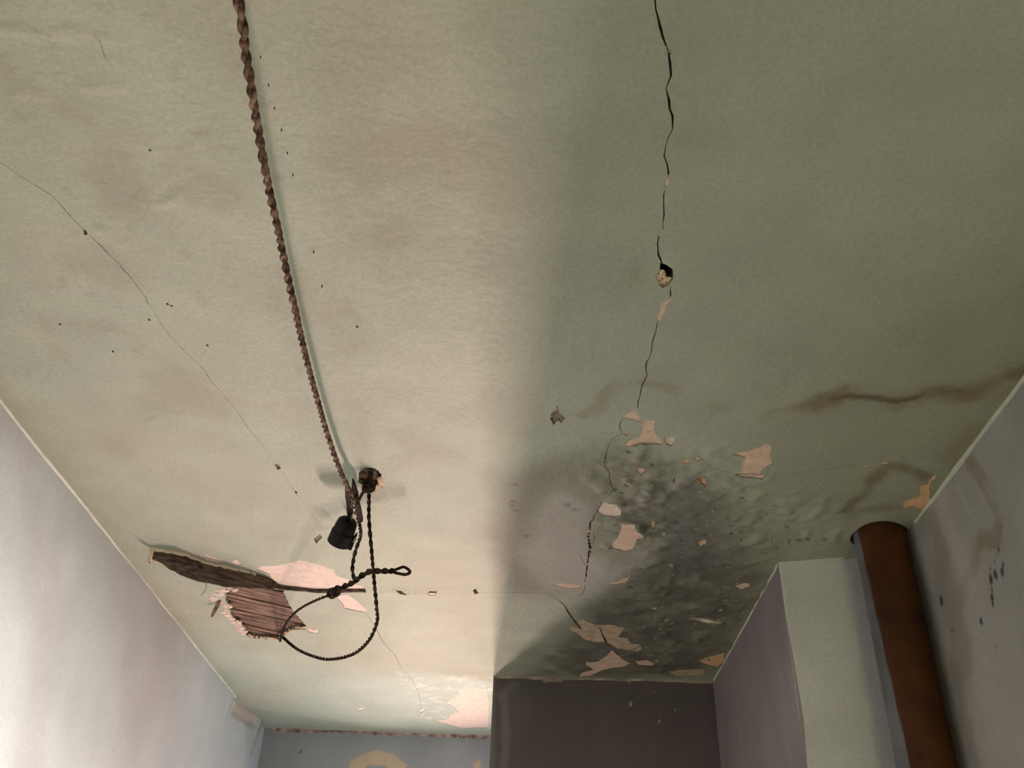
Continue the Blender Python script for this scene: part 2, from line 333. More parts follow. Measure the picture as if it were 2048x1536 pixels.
# ------------------------------------------------------------------ ceiling skin: fine triangulation with the outlines cut out
def build_ceiling():
    sx = .0075
    gx = np.arange(XL - .02, XR + .02, sx); gy = np.arange(.56, YB + .03, sx)
    X, Y = np.meshgrid(gx, gy); X = X.ravel(); Y = Y.ravel()
    X = X + _rng.uniform(-.2, .2, X.shape) * sx; Y = Y + _rng.uniform(-.2, .2, Y.shape) * sx
    keep = np.ones(X.shape, bool)
    for pts, dep in cuts:
        a = np.array(pts); x0, y0 = a.min(0) - .004; x1, y1 = a.max(0) + .004
        idx = np.where((X > x0) & (X < x1) & (Y > y0) & (Y < y1))[0]
        if len(idx):
            d = seg_dist(X[idx], Y[idx], pts, True); ins = inside(X[idx], Y[idx], pts)
            keep[idx[(d < .0022) | ins]] = False
    X = X[keep]; Y = Y[keep]
    cx = np.linspace(XL - .02, XR + .02, 30); cyy = np.arange(YF - .05, .55, .07)
    CX, CY = np.meshgrid(cx, cyy)
    verts = [Vector((a, b)) for a, b in zip(np.concatenate([X, CX.ravel()]), np.concatenate([Y, CY.ravel()]))]
    edges = []; 
    for pts, dep in cuts:
        s = len(verts); n = len(pts)
        verts += [Vector(p) for p in pts]; edges += [(s + i, s + (i + 1) % n) for i in range(n)]
    V, _, F, *_r = delaunay_2d_cdt(verts, edges, [], 0, 1e-6, False)
    P = np.array([(v.x, v.y) for v in V]); F = np.array([f for f in F if len(f) == 3])
    c = P[F].mean(1); out = np.zeros(len(F), bool)
    for pts, dep in cuts:
        a = np.array(pts); x0, y0 = a.min(0); x1, y1 = a.max(0)
        idx = np.where((c[:, 0] > x0) & (c[:, 0] < x1) & (c[:, 1] > y0) & (c[:, 1] < y1))[0]
        if len(idx): out[idx[inside(c[idx, 0], c[idx, 1], pts)]] = True
    F = F[~out]
    # face down
    a, b, d = P[F[:, 0]], P[F[:, 1]], P[F[:, 2]]
    cr_ = (b[:, 0] - a[:, 0]) * (d[:, 1] - a[:, 1]) - (b[:, 1] - a[:, 1]) * (d[:, 0] - a[:, 0])
    F[cr_ > 0] = F[cr_ > 0][:, ::-1]
    return P, F
P, F = build_ceiling()
px, py = P[:, 0], P[:, 1]
z = H + undul(px, py)
# curled lips of the paint around each bare patch, and blisters in the damp corner
for i, (pts, k) in enumerate(patches):
    a = np.array(pts); x0, y0 = a.min(0) - .02; x1, y1 = a.max(0) + .02
    idx = np.where((px > x0) & (px < x1) & (py > y0) & (py < y1))[0]
    d = seg_dist(px[idx], py[idx], pts, True)
    lip = np.clip(.4 + 2.2 * fbm(px[idx], py[idx], .03, 3, 40 + i), 0, 1.2)
    z[idx] -= .0008 * lip * (1 - sstep(0, .014, d))
damp = blob(px, py, onto([(1180, 880), (1350, 870), (1500, 960), (1640, 1000), (1690, 1080), (1540, 1120), (1440, 1320), (1330, 1345), (1230, 1200), (1230, 1000)]), .09, .05, 3, .2)
fl = fbm(px, py, .035, 4, 21)
z -= damp * (.009 * np.maximum(0, fl - .02) * 3 + .004 * np.maximum(0, fbm(px, py, .018, 2, 23)) * 2)
def ridge(u0v0u1v1, h, wd):
    global z
    pts = onto(u0v0u1v1); z -= h * (1 - sstep(0, wd, seg_dist(px + .004 * fbm(px, py, .04, 3, 5), py + .006 * fbm(px, py, .05, 3, 6), pts, False)))
ridge([(-20, 60), (40, 60), (80, 68), (130, 66)], .0025, .010)
ridge([(158, 65), (185, 70), (230, 78)], .0018, .010)
ridge([(165, 179), (243, 178)], .002, .010)
ridge([(35, 193), (95, 195)], .0015, .010)
ridge([(315, 413), (352, 403)], .0025, .008)
ridge([(205, 460), (240, 490)], .003, .02)
for (u, v, r, h) in ((50, 295, .008, .003), (199, 17, .007, .002), (275, 20, .007, .002), (395, 545, .008, .002), (440, 610, .01, .002), (495, 852, .008, .003), (465, 826, .006, .002), (715, 648, .005, .0025), (650, 1060, .02, .004), (590, 990, .006, .002)):
    x0, y0 = C(u, v); z -= h * (1 - sstep(0, r, np.hypot(px - x0, py - y0)))
# dent beside the knocked-out hole of the crack, step along the level crack
z += .006 * (1 - sstep(0, .05, np.hypot(px - C(1300, 540)[0], py - C(1300, 540)[1])))
lc = onto([(725, 1190), (800, 1187), (950, 1183), (1090, 1185)])
dlc = seg_dist(px, py, lc, False); z -= .004 * (1 - sstep(0, .05, dlc)) * (py < np.interp(px, [p[0] for p in lc], [p[1] for p in lc])) * sstep(lc[0][0] - .02, lc[0][0] + .1, px)

# paint colour with its stains, painted shade and highlights
n1 = fbm(px, py, .5, 5, 31); n2 = fbm(px, py, .08, 4, 33)
col = np.tile(np.array([.455, .525, .440]), (len(px), 1))
col = col * (1 + .16 * n1[:, None] + .07 * n2[:, None])
left = 1 - sstep(-.25, .15, px)
col = mix(col, (.47, .45, .38), .40 * left * sstep(.02, .25, fbm(px, py, .35, 5, 51)))  # beige mottle kept to the left, painting in some of the warm light
yel_shade = sstep(.15, .75, px + .25 * fbm(px, py, .4, 4, 52)) * sstep(.7, 1.3, py)
col = mix(col, (.33, .35, .25), .70 * yel_shade)  # yellowed paint, strengthened to darken the dimmer right side
col = mix(col, (.36, .34, .28), .35 * left * sstep(.08, .3, fbm(px, py, .16, 5, 57)) * (1 - sstep(1.6, 2.4, py)))
grey = blob(px, py, onto([(1000, 970), (1080, 915), (1200, 890), (1330, 900), (1450, 960), (1540, 1060), (1560, 1130), (1480, 1300), (1425, 1355), (1150, 1355), (1100, 1280), (1180, 1190), (1030, 1190), (985, 1100)]), .07, .05, 61, .15)
col = mix(col, (.20, .195, .165), .58 * grey)
lil = blob(px, py, onto([(1060, 1010), (1120, 970), (1190, 1010), (1180, 1100), (1230, 1130), (1290, 1110), (1270, 1170), (1180, 1195), (1080, 1185), (1040, 1120)]), .05, .04, 63, .1)
col = mix(col, (.53, .54, .52), .75 * lil)
mould_shade = blob(px, py, onto([(1290, 1130), (1400, 1080), (1500, 1130), (1470, 1250), (1420, 1345), (1300, 1355), (1060, 1355), (1085, 1300), (1180, 1235), (1220, 1190)]), .08, .05, 65, .12)  # dark mould, drawn out leftwards to paint in the shadow above the partition
col = mix(col, (.085, .08, .068), .70 * mould_shade * np.clip(.85 + 1.2 * fbm(px, py, .05, 4, 66), .3, 1))
mould = sstep(.02, .2, fbm(px, py, .025, 4, 67)) * blob(px, py, onto([(1230, 940), (1330, 930), (1400, 1000), (1340, 1090), (1230, 1080), (1200, 1000)]), .05, .03, 68)
col = mix(col, (.06, .055, .045), .55 * mould)
bl = blob(px, py, onto([(1300, 1000), (1400, 960), (1440, 1040), (1430, 1130), (1340, 1150)]), .05, .03, 69)
col = mix(col, (.17, .17, .18), .55 * bl)
mg = blob(px, py, onto([(1280, 1040), (1300, 1050), (1290, 1070), (1272, 1060)]), .008, .004, 70, .02)
col = mix(col, (.05, .07, .045), .8 * mg)
for u, v in ((1030, 970), (1027, 1003), (1026, 1012), (1030, 1022), (1052, 1072), (1135, 1010), (1150, 1020)):
    x0, y0 = C(u, v); col = mix(col, (.13, .13, .11), .6 * (1 - sstep(.003, .012, np.hypot(px - x0, py - y0) + .008 * fbm(px, py, .012, 2, 77))))
def stain(pix, wd, c, m, seed, warp=.05):
    global col
    col = mix(col, c, m * stroke(px, py, onto(pix), wd, warp, seed) * np.clip(.55 + 2.6 * fbm(px, py, .06, 5, seed + 3), 0, 1))
stain([(1560, 835), (1640, 805), (1700, 795), (1780, 800), (1860, 786), (1940, 788), (2060, 745)], .042, (.22, .18, .09), .75, 81)
stain([(1670, 797), (1700, 793), (1790, 802), (1850, 788), (1935, 787)], .012, (.10, .075, .03), .8, 82, .02)
stain([(1180, 835), (1240, 778), (1285, 765), (1340, 780), (1390, 803), (1450, 812)], .026, (.32, .28, .20), .5, 83)
stain([(1690, 1020), (1740, 970), (1790, 925), (1830, 940), (1860, 965)], .028, (.15, .12, .06), .6, 84)
stain([(1660, 1050), (1720, 1020), (1800, 1010)], .04, (.17, .15, .09), .5, 85)
stain([(1850, 990), (1900, 930), (1990, 830), (2060, 745)], .035, (.25, .22, .11), .45, 86)
stain([(1385, 1234), (1410, 1237), (1442, 1240)], .011, (.62, .64, .52), 1.6, 87, .01)
stain([(1350, 1222), (1375, 1228), (1390, 1236)], .014, (.45, .50, .42), .55, 88, .02)
for q_ in ([(-20, 60), (40, 60), (80, 68), (130, 66)], [(165, 70), (185, 70)], [(165, 179), (243, 178)], [(35, 193), (95, 195)], [(315, 413), (352, 403)]):
    stain(q_, .008, (.60, .60, .50), .55, 97, .006)  # creases painted lighter as highlights on their ridges
stain([(1790, 915), (1840, 925), (1870, 940)], .016, (.50, .54, .46), .4, 89)
for k in range(26):      # dark scuffs and fly specks over the near left of the ceiling
    u, v = random.Random(300 + k).uniform(20, 620), random.Random(400 + k).uniform(10, 900)
    x0, y0 = C(u, v); a = random.Random(500 + k).uniform(0, 3.1); ln = random.Random(600 + k).uniform(.003, .022)
    d = seg_dist(px, py, [(x0 - ln * math.cos(a), y0 - ln * math.sin(a)), (x0 + ln * math.cos(a), y0 + ln * math.sin(a))], False)
    col = mix(col, (.24, .22, .17), .2 * (1 - sstep(.001, .010, d + .008 * fbm(px, py, .02, 3, 90))))
for u, v in ((522, 114), (537, 170), (549, 216), (563, 260), (575, 305), (586, 348), (620, 500), (627, 568)):
    pass
# whitened flaking band in the recess
wsp = sstep(.1, .2, fbm(px, py, .02, 3, 101)) * blob(px, py, onto([(800, 1350), (985, 1350), (985, 1450), (850, 1440), (820, 1400)]), .04, .02, 102)
col = mix(col, (.75, .74, .68), .8 * wsp)
mintn = blob(px, py, onto([(560, 1390), (700, 1360), (980, 1350), (980, 1430), (700, 1440), (590, 1430)]), .08, .04, 103)
col = mix(col, (.52, .60, .54), .5 * mintn)
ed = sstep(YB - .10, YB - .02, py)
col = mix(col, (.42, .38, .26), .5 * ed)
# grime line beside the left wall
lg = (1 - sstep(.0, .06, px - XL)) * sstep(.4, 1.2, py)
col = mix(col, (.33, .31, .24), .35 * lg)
col = mix(col, (.34, .39, .31), .45 * (1 - sstep(.0, .34, px - XL + .2 * fbm(px, py, .3, 4, 111))) * (1 - sstep(2.2, 2.9, py)))  # wide darker band painting the fall-off of light towards the left wall
col = np.clip(col, .01, 1)

verts = [(a, b, c) for a, b, c in zip(px, py, z)]
faces = [tuple(f) for f in F]
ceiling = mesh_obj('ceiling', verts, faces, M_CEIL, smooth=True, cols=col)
tag(ceiling, 'pale green painted plaster ceiling, cracked, stained and peeling', kind='structure')
# broken edges of the cuts: short upright rims in plaster
rv, rf = [], []
lookup = {}
for pts, dep in cuts:
    n = len(pts); s = len(rv); a = np.array(pts); uz = undul(a[:, 0], a[:, 1])
    for i in range(n):
        rv.append((pts[i][0], pts[i][1], H + uz[i] - .0025)); rv.append((pts[i][0], pts[i][1], H + uz[i] + dep))
    for i in range(n):
        j = (i + 1) % n; rf.append((s + 2 * i, s + 2 * j, s + 2 * j + 1, s + 2 * i + 1))
# keep rims behind the skin's own edge
def rim_z():
    from mathutils.kdtree import KDTree
    kd = KDTree(len(px))
    for i in range(len(px)): kd.insert((px[i], py[i], 0), i)
    kd.balance()
    for i in range(0, len(rv), 2):
        co, idx, d = kd.find((rv[i][0], rv[i][1], 0)); rv[i] = (rv[i][0], rv[i][1], float(z[idx]))
rim_z()
tag(mesh_obj('broken_edge', rv, rf, M_CORE, ceiling), 'raw broken plaster edges of the cracks and bare patches', kind='stuff')
M_BED = material('crack_dirt', (.10, .095, .075), .95, noise=[(60, .4, 1.5, 4)], spec=.05)
bv, bf = [], []
for c_ in cracks:
    n = len(c_); m = n // 2; s = len(bv); a = np.array(c_); uz = undul(a[:, 0], a[:, 1])
    bv += [(x, y, H + q + .0045) for (x, y), q in zip(c_, uz)]
    bf += [(s + i, s + i + 1, s + n - 2 - i, s + n - 1 - i) for i in range(m - 1)]
tag(mesh_obj('crack_bed', bv, bf, M_BED, ceiling), 'dirty floor of the cracks', kind='stuff')
# the dark space above the plaster
sv = [(XL - .1, YF - .1, H + .075), (XR + .1, YF - .1, H + .075), (XR + .1, YB + .2, H + .075), (XL - .1, YB + .2, H + .075)]
sv += [(a, b, c + .1) for a, b, c in sv]
mesh_obj('ceiling_backing', sv, [(0, 1, 2, 3)[::-1], (4, 5, 6, 7), (0, 1, 5, 4), (1, 2, 6, 5), (2, 3, 7, 6), (3, 0, 4, 7)], M_SLAB, ceiling)

# bare plaster showing in each peeled patch
MATP = {'p': M_PLASTER, 'w': M_PLASTER_W, 'o': M_PLASTER_O, 'c': M_CORE,
        'o2': material('dusty_plaster', (.64, .54, .40), .9, noise=[(40, .7, 1.1, 5)], bump=[(90, .003, .6)], spec=.1),
        'pk': material('pink_plaster', (.80, .66, .57), .9, noise=[(50, .88, 1.06, 5)], bump=[(90, .004, .6)], spec=.1)}
def fill_patch(name, pts, mat, dz, grow=.004, rough=.0006, step=.006, seed=0, parent=None):
    a = np.array(pts); c = a.mean(0)
    x0, y0 = a.min(0) - grow; x1, y1 = a.max(0) + grow
    if any(inside(np.array([p[0] for p in c_]), np.array([p[1] for p in c_]), pts).sum() > 4 for c_ in cracks): step = .0025
    gx = np.arange(x0, x1 + step, step); gy = np.arange(y0, y1 + step, step); nx, ny = len(gx), len(gy)
    X, Y = np.meshgrid(gx, gy); X = X.ravel(); Y = Y.ravel()
    ok = inside(X, Y, pts) | (seg_dist(X, Y, pts, True) < grow + step)
    near_c = [c_ for c_ in cracks if min(p[0] for p in c_) < x1 and max(p[0] for p in c_) > x0 and min(p[1] for p in c_) < y1 and max(p[1] for p in c_) > y0]
    Z = H + undul(X, Y) + dz + rough * 2 * fbm(X, Y, .02, 3, 200 + seed)
    jj, ii = np.meshgrid(np.arange(ny - 1), np.arange(nx - 1), indexing='ij'); jj = jj.ravel(); ii = ii.ravel()
    Q = np.stack([jj * nx + ii, (jj + 1) * nx + ii, (jj + 1) * nx + ii + 1, jj * nx + ii + 1], 1)
    good = ok[Q].all(1); mx_, my_ = X[Q].mean(1), Y[Q].mean(1)
    for c_ in near_c: good &= ~inside(mx_, my_, c_)
    fs = [tuple(int(k) for k in q) for q in Q[good]]
    used = sorted({k for f in fs for k in f}); mp = {k: i for i, k in enumerate(used)}
    return mesh_obj(name, [(X[k], Y[k], Z[k]) for k in used], [tuple(mp[k] for k in f) for f in fs], mat, parent, smooth=True)
for i, (pts, k) in enumerate(patches):
    big = max(np.ptp(np.array(pts)[:, 0]), np.ptp(np.array(pts)[:, 1]))
    fill_patch('bare_plaster', pts, MATP[k], .0008 if k != 'c' else .0035, step=.006 if big > .04 else .003, seed=i, parent=ceiling)

# small curled flakes of paint hanging in the damp corner
M_FLAKE = material('loose_paint', (.27, .28, .23), .6, noise=[(30, .5, 1.4, 4)], spec=.2)
rnd = random.Random(77); FV, FF = [], []
zone = onto([(1200, 900), (1340, 900), (1480, 970), (1600, 1030), (1660, 1080), (1545, 1115), (1440, 1320), (1300, 1330), (1260, 1180), (1230, 1000)])
zx = [p[0] for p in zone]; zy = [p[1] for p in zone]; cnt = 0
while cnt < 170:
    x, y = rnd.uniform(min(zx), max(zx)), rnd.uniform(min(zy), max(zy))
    if not inside(np.array([x]), np.array([y]), zone)[0]: continue
    cnt += 1; a = rnd.gauss(.3, .7); ln, wd = rnd.uniform(.006, .022), rnd.uniform(.003, .008); dx, dy = math.cos(a), math.sin(a); zb = H + float(undul(np.array([x]), np.array([y]))[0]); s0_ = len(FV); n_ = 4
    for i in range(n_ + 1):
        t = (i / n_ - .5) * ln; w0 = wd * (1 - (2 * i / n_ - 1) ** 2 * .7) * rnd.uniform(.7, 1.2)
        FV += [(x + dx * t, y + dy * t, zb - .0006), (x + dx * t - dy * w0 * .6, y + dy * t + dx * w0 * .6, zb - .0022), (x + dx * t - dy * w0, y + dy * t + dx * w0, zb - .002 - w0 * rnd.uniform(.3, .7))]
    for i in range(n_):
        for k in range(2): FF.append((s0_ + i * 3 + k, s0_ + i * 3 + k + 1, s0_ + (i + 1) * 3 + k + 1, s0_ + (i + 1) * 3 + k))
tag(mesh_obj('paint_flakes', FV, FF, M_FLAKE, ceiling, smooth=True), 'small curled paint flakes over the damp stain', kind='stuff')

# ------------------------------------------------------------------ wall surfaces
def lines(*spans):      # grid lines: (from, to, spacing) spans
    out = []
    for a, b, d in spans: out += list(np.linspace(a, b, max(2, int(round(abs(b - a) / d)) + 1)))
    return np.array(sorted(set(round(float(v), 5) for v in out)))
def surface(name, org, ud, vd, us, vs, hfn, cfn, mat, skip=None, label=None, out=None, flip=1):
    """grid on org + s*ud + t*vd (unit ud, vd; us, vs in metres); hfn gives relief along the inward normal; solidified outwards"""
    org, ud, vd = Vector(org), Vector(ud).normalized(), Vector(vd).normalized(); n = ud.cross(vd).normalized() * flip
    nu, nv = len(us) - 1, len(vs) - 1
    s, t = np.meshgrid(us, vs); s = s.ravel(); t = t.ravel()
    base = np.array(org)[None] + s[:, None] * np.array(ud)[None] + t[:, None] * np.array(vd)[None]
    h = hfn(s, t, base); pos = base + h[:, None] * np.array(n)[None]
    cl = cfn(s, t, base)
    fs = []
    for j in range(nv):
        for i in range(nu):
            if skip and skip((us[i] + us[i + 1]) / 2, (vs[j] + vs[j + 1]) / 2): continue
            a = j * (nu + 1) + i; q = (a, a + 1, a + nu + 2, a + nu + 1); fs.append(q if flip > 0 else q[::-1])
    o = mesh_obj(name, pos, fs, mat, smooth=True, cols=np.clip(cl, .005, 1))
    m = o.modifiers.new('thickness', 'SOLIDIFY'); m.thickness = out or .08; m.offset = -1
    tag(o, label, kind='structure')
    return o
ZT = H + .012
def wall_noise(base, ax, seed):
    a, b = base[:, ax], base[:, 2]; return fbm(a, b, .6, 5, seed), fbm(a, b * .35, .07, 4, seed + 4)
BLUE = np.array([.43, .455, .465])
# left wall: v up, u along -y so that the normal looks into the room (+x)
SEAM = [PX(475, 1393, XL), PX(463, 1418, XL), PX(452, 1445, XL), PX(440, 1490, XL), PX(428, 1536, XL)]
SEAM.append(SEAM[-1] + (SEAM[-1] - SEAM[-2]) * 12)
sy_ = [p.y for p in SEAM]; sz_ = [p.z for p in SEAM]
def seam_y(zz): return np.interp(zz, sz_[::-1], sy_[::-1])
def left_h(s, t, b):
    y, zz = b[:, 1], b[:, 2]; h = .010 * fbm(y, zz, .6, 3, 3) + .003 * fbm(y, zz, .15, 3, 5)
    d = y - seam_y(zz)
    h = h - .016 * sstep(-.002, .008, d) + .045 * sstep(.0, .29, d) - .030 * sstep(.30, .312, d) + .012 * sstep(.36, .40, d)
    h = h - .020 * (1 - sstep(.010, .022, np.abs(d)))
    h = h - .012 * sstep(.02, .08, d) * (1 - sstep(.2, .3, d)) * sstep(H - .07, H - .03, zz)
    return h
def left_c(s, t, b):
    y, zz = b[:, 1], b[:, 2]; n1, n2 = wall_noise(b, 1, 15); d = y - seam_y(zz)
    c = BLUE * (1 + .18 * n1[:, None] + .06 * n2[:, None])
    c = mix(c, (.40, .38, .39), .5 * sstep(.05, .3, fbm(y + .5 * zz, zz * .5, .3, 4, 19)))
    c = mix(c, (.05, .04, .035), .9 * (1 - sstep(.010, .022, np.abs(d + .02 * fbm(y * 0, zz, .05, 3, 21)))) * sstep(-.2, .1, fbm(y, zz, .05, 3, 22)))
    pk = sstep(.01, .04, d) * (1 - sstep(.22, .30, d)) * sstep(H - .075, H - .035, zz + .09 * fbm(y, zz, .05, 4, 23) - .10 * np.abs(d - .12))
    c = mix(c, (.62, .48, .42), .9 * pk)
    c = mix(c, (.12, .07, .06), .8 * (1 - sstep(.008, .024, np.abs(d - .305))) * sstep(-.1, .15, fbm(y, zz, .04, 4, 24)))
    return c
surface('wall_left', (XL, 0, 0), (0, 1, 0), (0, 0, 1), lines((YF, 1.3, .06), (1.3, 3.2, .008), (3.2, YB + .02, .004), (YB + .02, YB + .1, .04)), lines((0, 2.0, .05), (2.0, 2.45, .008), (2.45, ZT, .005)), left_h, left_c, M_WALL, label='left wall of pale blue-grey paint brightly lit near its foot')
# right wall: u along +y, normal -x
WINR = (1.15, 1.95, 1.25, 1.96)   # unseen opening sized to shape the light on the left wall: y0 y1 z0 z1
WINS = (3.27, 3.77, .92, 1.98) # side window behind the partition
def rpix(pts): return [(lambda p: (p.y, p.z))(PX(u, v, XR)) for u, v in pts]
def right_h(s, t, b):
    y, zz = b[:, 1], b[:, 2]; return .010 * fbm(y, zz, .6, 3, 43) + .003 * fbm(y, zz, .15, 3, 45)
def right_c(s, t, b):
    y, zz = b[:, 1], b[:, 2]; n1, n2 = wall_noise(b, 1, 25)
    c = np.array([.37, .37, .35]) * (1 + .18 * n1[:, None] + .2 * n2[:, None])
    c = mix(c, (.24, .21, .17), .6 * stroke(y, zz, rpix([(1850, 1010), (1880, 1100), (1900, 1200), (1920, 1330)]), .07, .06, 47))
    c = mix(c, (.22, .175, .10), .6 * np.clip(.45 + 3 * fbm(y, zz, .05, 4, 58), 0, 1) * stroke(y, zz, rpix([(1935, 920), (1965, 960), (1990, 1000), (1998, 1040), (1985, 1070), (1955, 1090)]), .024, .05, 48))
    c = mix(c, (.27, .22, .12), .5 * stroke(y, zz, rpix([(1950, 1080), (1940, 1140), (1930, 1180)]), .03, .04, 49))
    c = mix(c, (.50, .48, .44), .4 * stroke(y, zz, rpix([(1912, 970), (1925, 1000), (1940, 1030)]), .010, .01, 50))
    c = mix(c, (.47, .45, .42), .35 * stroke(y, zz, rpix([(1880, 990), (1900, 1060), (1930, 1150)]), .04, .05, 52))
    c = mix(c, (.25, .19, .15), .4 * stroke(y, zz, rpix([(1900, 1330), (1940, 1460), (1960, 1560)]), .03, .04, 53))
    for (u, v, r) in ((1882, 1200, .0105), (1991, 1149, .010), (1982, 1158, .009), (2006, 1142, .009), (1990, 1125, .005), (1980, 1138, .006), (1984, 1195, .008), (1985, 1208, .005), (1960, 1241, .0075), (1984, 1180, .004), (1998, 1100, .005), (1993, 1108, .004), (2008, 1130, .004), (1903, 1262, .003), (1990, 1295, .003)):
        p = PX(u, v, XR); c = mix(c, (.035, .025, .03), .9 * (1 - sstep(r * .5, r, np.hypot(y - p.y, (zz - p.z) * .7) + .006 * fbm(y, zz, .012, 2, 54))))
    return c
surface('wall_right', (XR, 0, 0), (0, 1, 0), (0, 0, 1), lines((YF, WINR[0], .06), (WINR[0], 1.35, .05), (1.35, WINR[1], .0035), (WINR[1], 2.15, .0035), (2.15, WINS[0], .06), (WINS[0], WINS[1], .06), (WINS[1], YB + .1, .06)), lines((0, WINS[2], .06), (WINS[2], WINR[2], .06), (WINR[2], WINR[3], .06), (WINR[3], WINS[3], .02), (WINS[3], 2.1, .02), (2.1, ZT, .0035)), right_h, right_c, M_WALL, flip=-1,
        skip=lambda s, t: (WINR[0] < s < WINR[1] and WINR[2] < t < WINR[3]) or (WINS[0] < s < WINS[1] and WINS[2] < t < WINS[3]),
        label='right wall, grey and stained, behind the brown pipe')
# back wall of the recess: u along -x?  normal must be -y
WINB = (-.52, -.06, .40, 2.34)
def bpix(pts): return [(lambda p: (p.x, p.z))(PY(u, v, YB)) for u, v in pts]
def back_h(s, t, b): return .006 * fbm(b[:, 0], b[:, 2], .4, 3, 63)
def back_c(s, t, b):
    x, zz = b[:, 0], b[:, 2]; n1, n2 = wall_noise(b, 0, 35)
    c = np.array([.36, .38, .41]) * (1 + .15 * n1[:, None] + .1 * n2[:, None])
    c = mix(c, (.66, .52, .38), .95 * blob(x, zz, bpix([(697, 1545), (705, 1520), (725, 1508), (760, 1501), (790, 1508), (815, 1530), (800, 1548), (770, 1530), (735, 1530), (728, 1560)]), .004, .006, 64, .03))
    c = mix(c, (.66, .50, .34), .9 * blob(x, zz, bpix([(945, 1530), (958, 1518), (963, 1532), (955, 1540)]), .003, .003, 65, .02))
    c = mix(c, (.08, .06, .06), .8 * blob(x, zz, bpix([(595, 1508), (603, 1499), (604, 1506)]), .003, .001, 66, .02))
    return c
surface('wall_back', (0, YB, 0), (1, 0, 0), (0, 0, 1), lines((XL - .1, WINB[0], .005), (WINB[0], WINB[1], .005), (WINB[1], XR + .1, .03)), lines((0, WINB[2], .06), (WINB[2], WINB[3], .06), (WINB[3], 2.52, .03), (2.52, ZT, .004)), back_h, back_c, M_WALL,
        skip=lambda s, t: WINB[0] < s < WINB[1] and WINB[2] < t < WINB[3], label='grey-blue back wall of the recess, with peach bare patches')
# the dark partition: solid slab from its free end to the corner breast
def ppix(pts): return [(lambda p: (p.x, p.z))(PY(u, v, YP)) for u, v in pts]
def part_h(s, t, b): return .006 * fbm(b[:, 0], b[:, 2], .4, 3, 73) + .002 * fbm(b[:, 0], b[:, 2], .08, 3, 74)
def part_c(s, t, b):
    x, zz = b[:, 0], b[:, 2]; n1, n2 = wall_noise(b, 0, 75)
    c = np.array([.118, .098, .110]) * (1 + .35 * n1[:, None] + .25 * n2[:, None])
    c = mix(c, (.22, .215, .215), .5 * stroke(x, zz, ppix([(1012, 1540), (1010, 1440), (1005, 1385), (1030, 1372)]), .020, .02, 76))
    c = mix(c, (.21, .205, .20), .5 * stroke(x, zz, ppix([(986, 1350), (982, 1540)]), .02, .01, 77))
    c = mix(c, (.10, .095, .10), .5 * stroke(x, zz, ppix([(990, 1375), (1200, 1395), (1430, 1400)]), .03, .03, 78))
    for u, v, r in ((1261, 1408, .006), (1318, 1443, .005), (1258, 1363, .003), (1340, 1380, .002), (1312, 1385, .002), (1350, 1421, .002), (1300, 1500, .002), (1220, 1480, .002)):
        p = PY(u, v, YP); c = mix(c, (.52, .46, .36), .9 * (1 - sstep(r * .5, r, np.hypot(x - p.x, (zz - p.z) * .6))))
    c = mix(c, (.40, .34, .25), .9 * blob(x, zz, ppix([(1078, 1356), (1130, 1352), (1125, 1363), (1090, 1364)]), .003, .004, 79, .02))
    return c
surface('wall_partition', (0, YP, 0), (1, 0, 0), (0, 0, 1), lines((XP, XC0 + .08, .005)), lines((0, 2.35, .06), (2.35, ZT, .005)), part_h, part_c, M_WALL, out=.07, label='dark sooty charcoal partition wall with a sharp free edge')
# the breast in the right corner: front face, and side face with its shade coloured in
def bre_h(s, t, b): return .006 * fbm(s, t, .4, 3, 83)
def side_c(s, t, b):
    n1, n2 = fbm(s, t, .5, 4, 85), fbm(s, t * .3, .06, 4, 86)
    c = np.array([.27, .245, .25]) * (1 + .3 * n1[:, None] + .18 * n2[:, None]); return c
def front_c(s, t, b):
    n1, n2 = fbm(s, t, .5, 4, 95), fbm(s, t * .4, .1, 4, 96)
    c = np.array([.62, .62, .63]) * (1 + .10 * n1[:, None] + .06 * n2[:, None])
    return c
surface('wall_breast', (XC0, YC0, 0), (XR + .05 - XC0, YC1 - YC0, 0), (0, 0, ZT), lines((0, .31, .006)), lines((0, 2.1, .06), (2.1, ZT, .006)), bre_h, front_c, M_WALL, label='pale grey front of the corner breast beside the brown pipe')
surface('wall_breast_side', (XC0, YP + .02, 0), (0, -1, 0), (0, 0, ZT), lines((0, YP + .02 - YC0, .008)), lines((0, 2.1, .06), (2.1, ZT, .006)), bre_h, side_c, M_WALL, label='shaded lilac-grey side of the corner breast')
WINF = (.0, .84, .78, 1.84)  # unseen opening added for fill light
surface('wall_front', (0, YF, 0), (-1, 0, 0), (0, 0, 1), lines((-XR - .1, -WINF[1], .06), (-WINF[1], -WINF[0], .06), (-WINF[0], -XL + .1, .06)), lines((0, WINF[2], .06), (WINF[2], WINF[3], .06), (WINF[3], ZT, .06)), bre_h, front_c, M_WALL, skip=lambda s, t: WINF[0] < -s < WINF[1] and WINF[2] < t < WINF[3], label='plain wall behind the viewer')
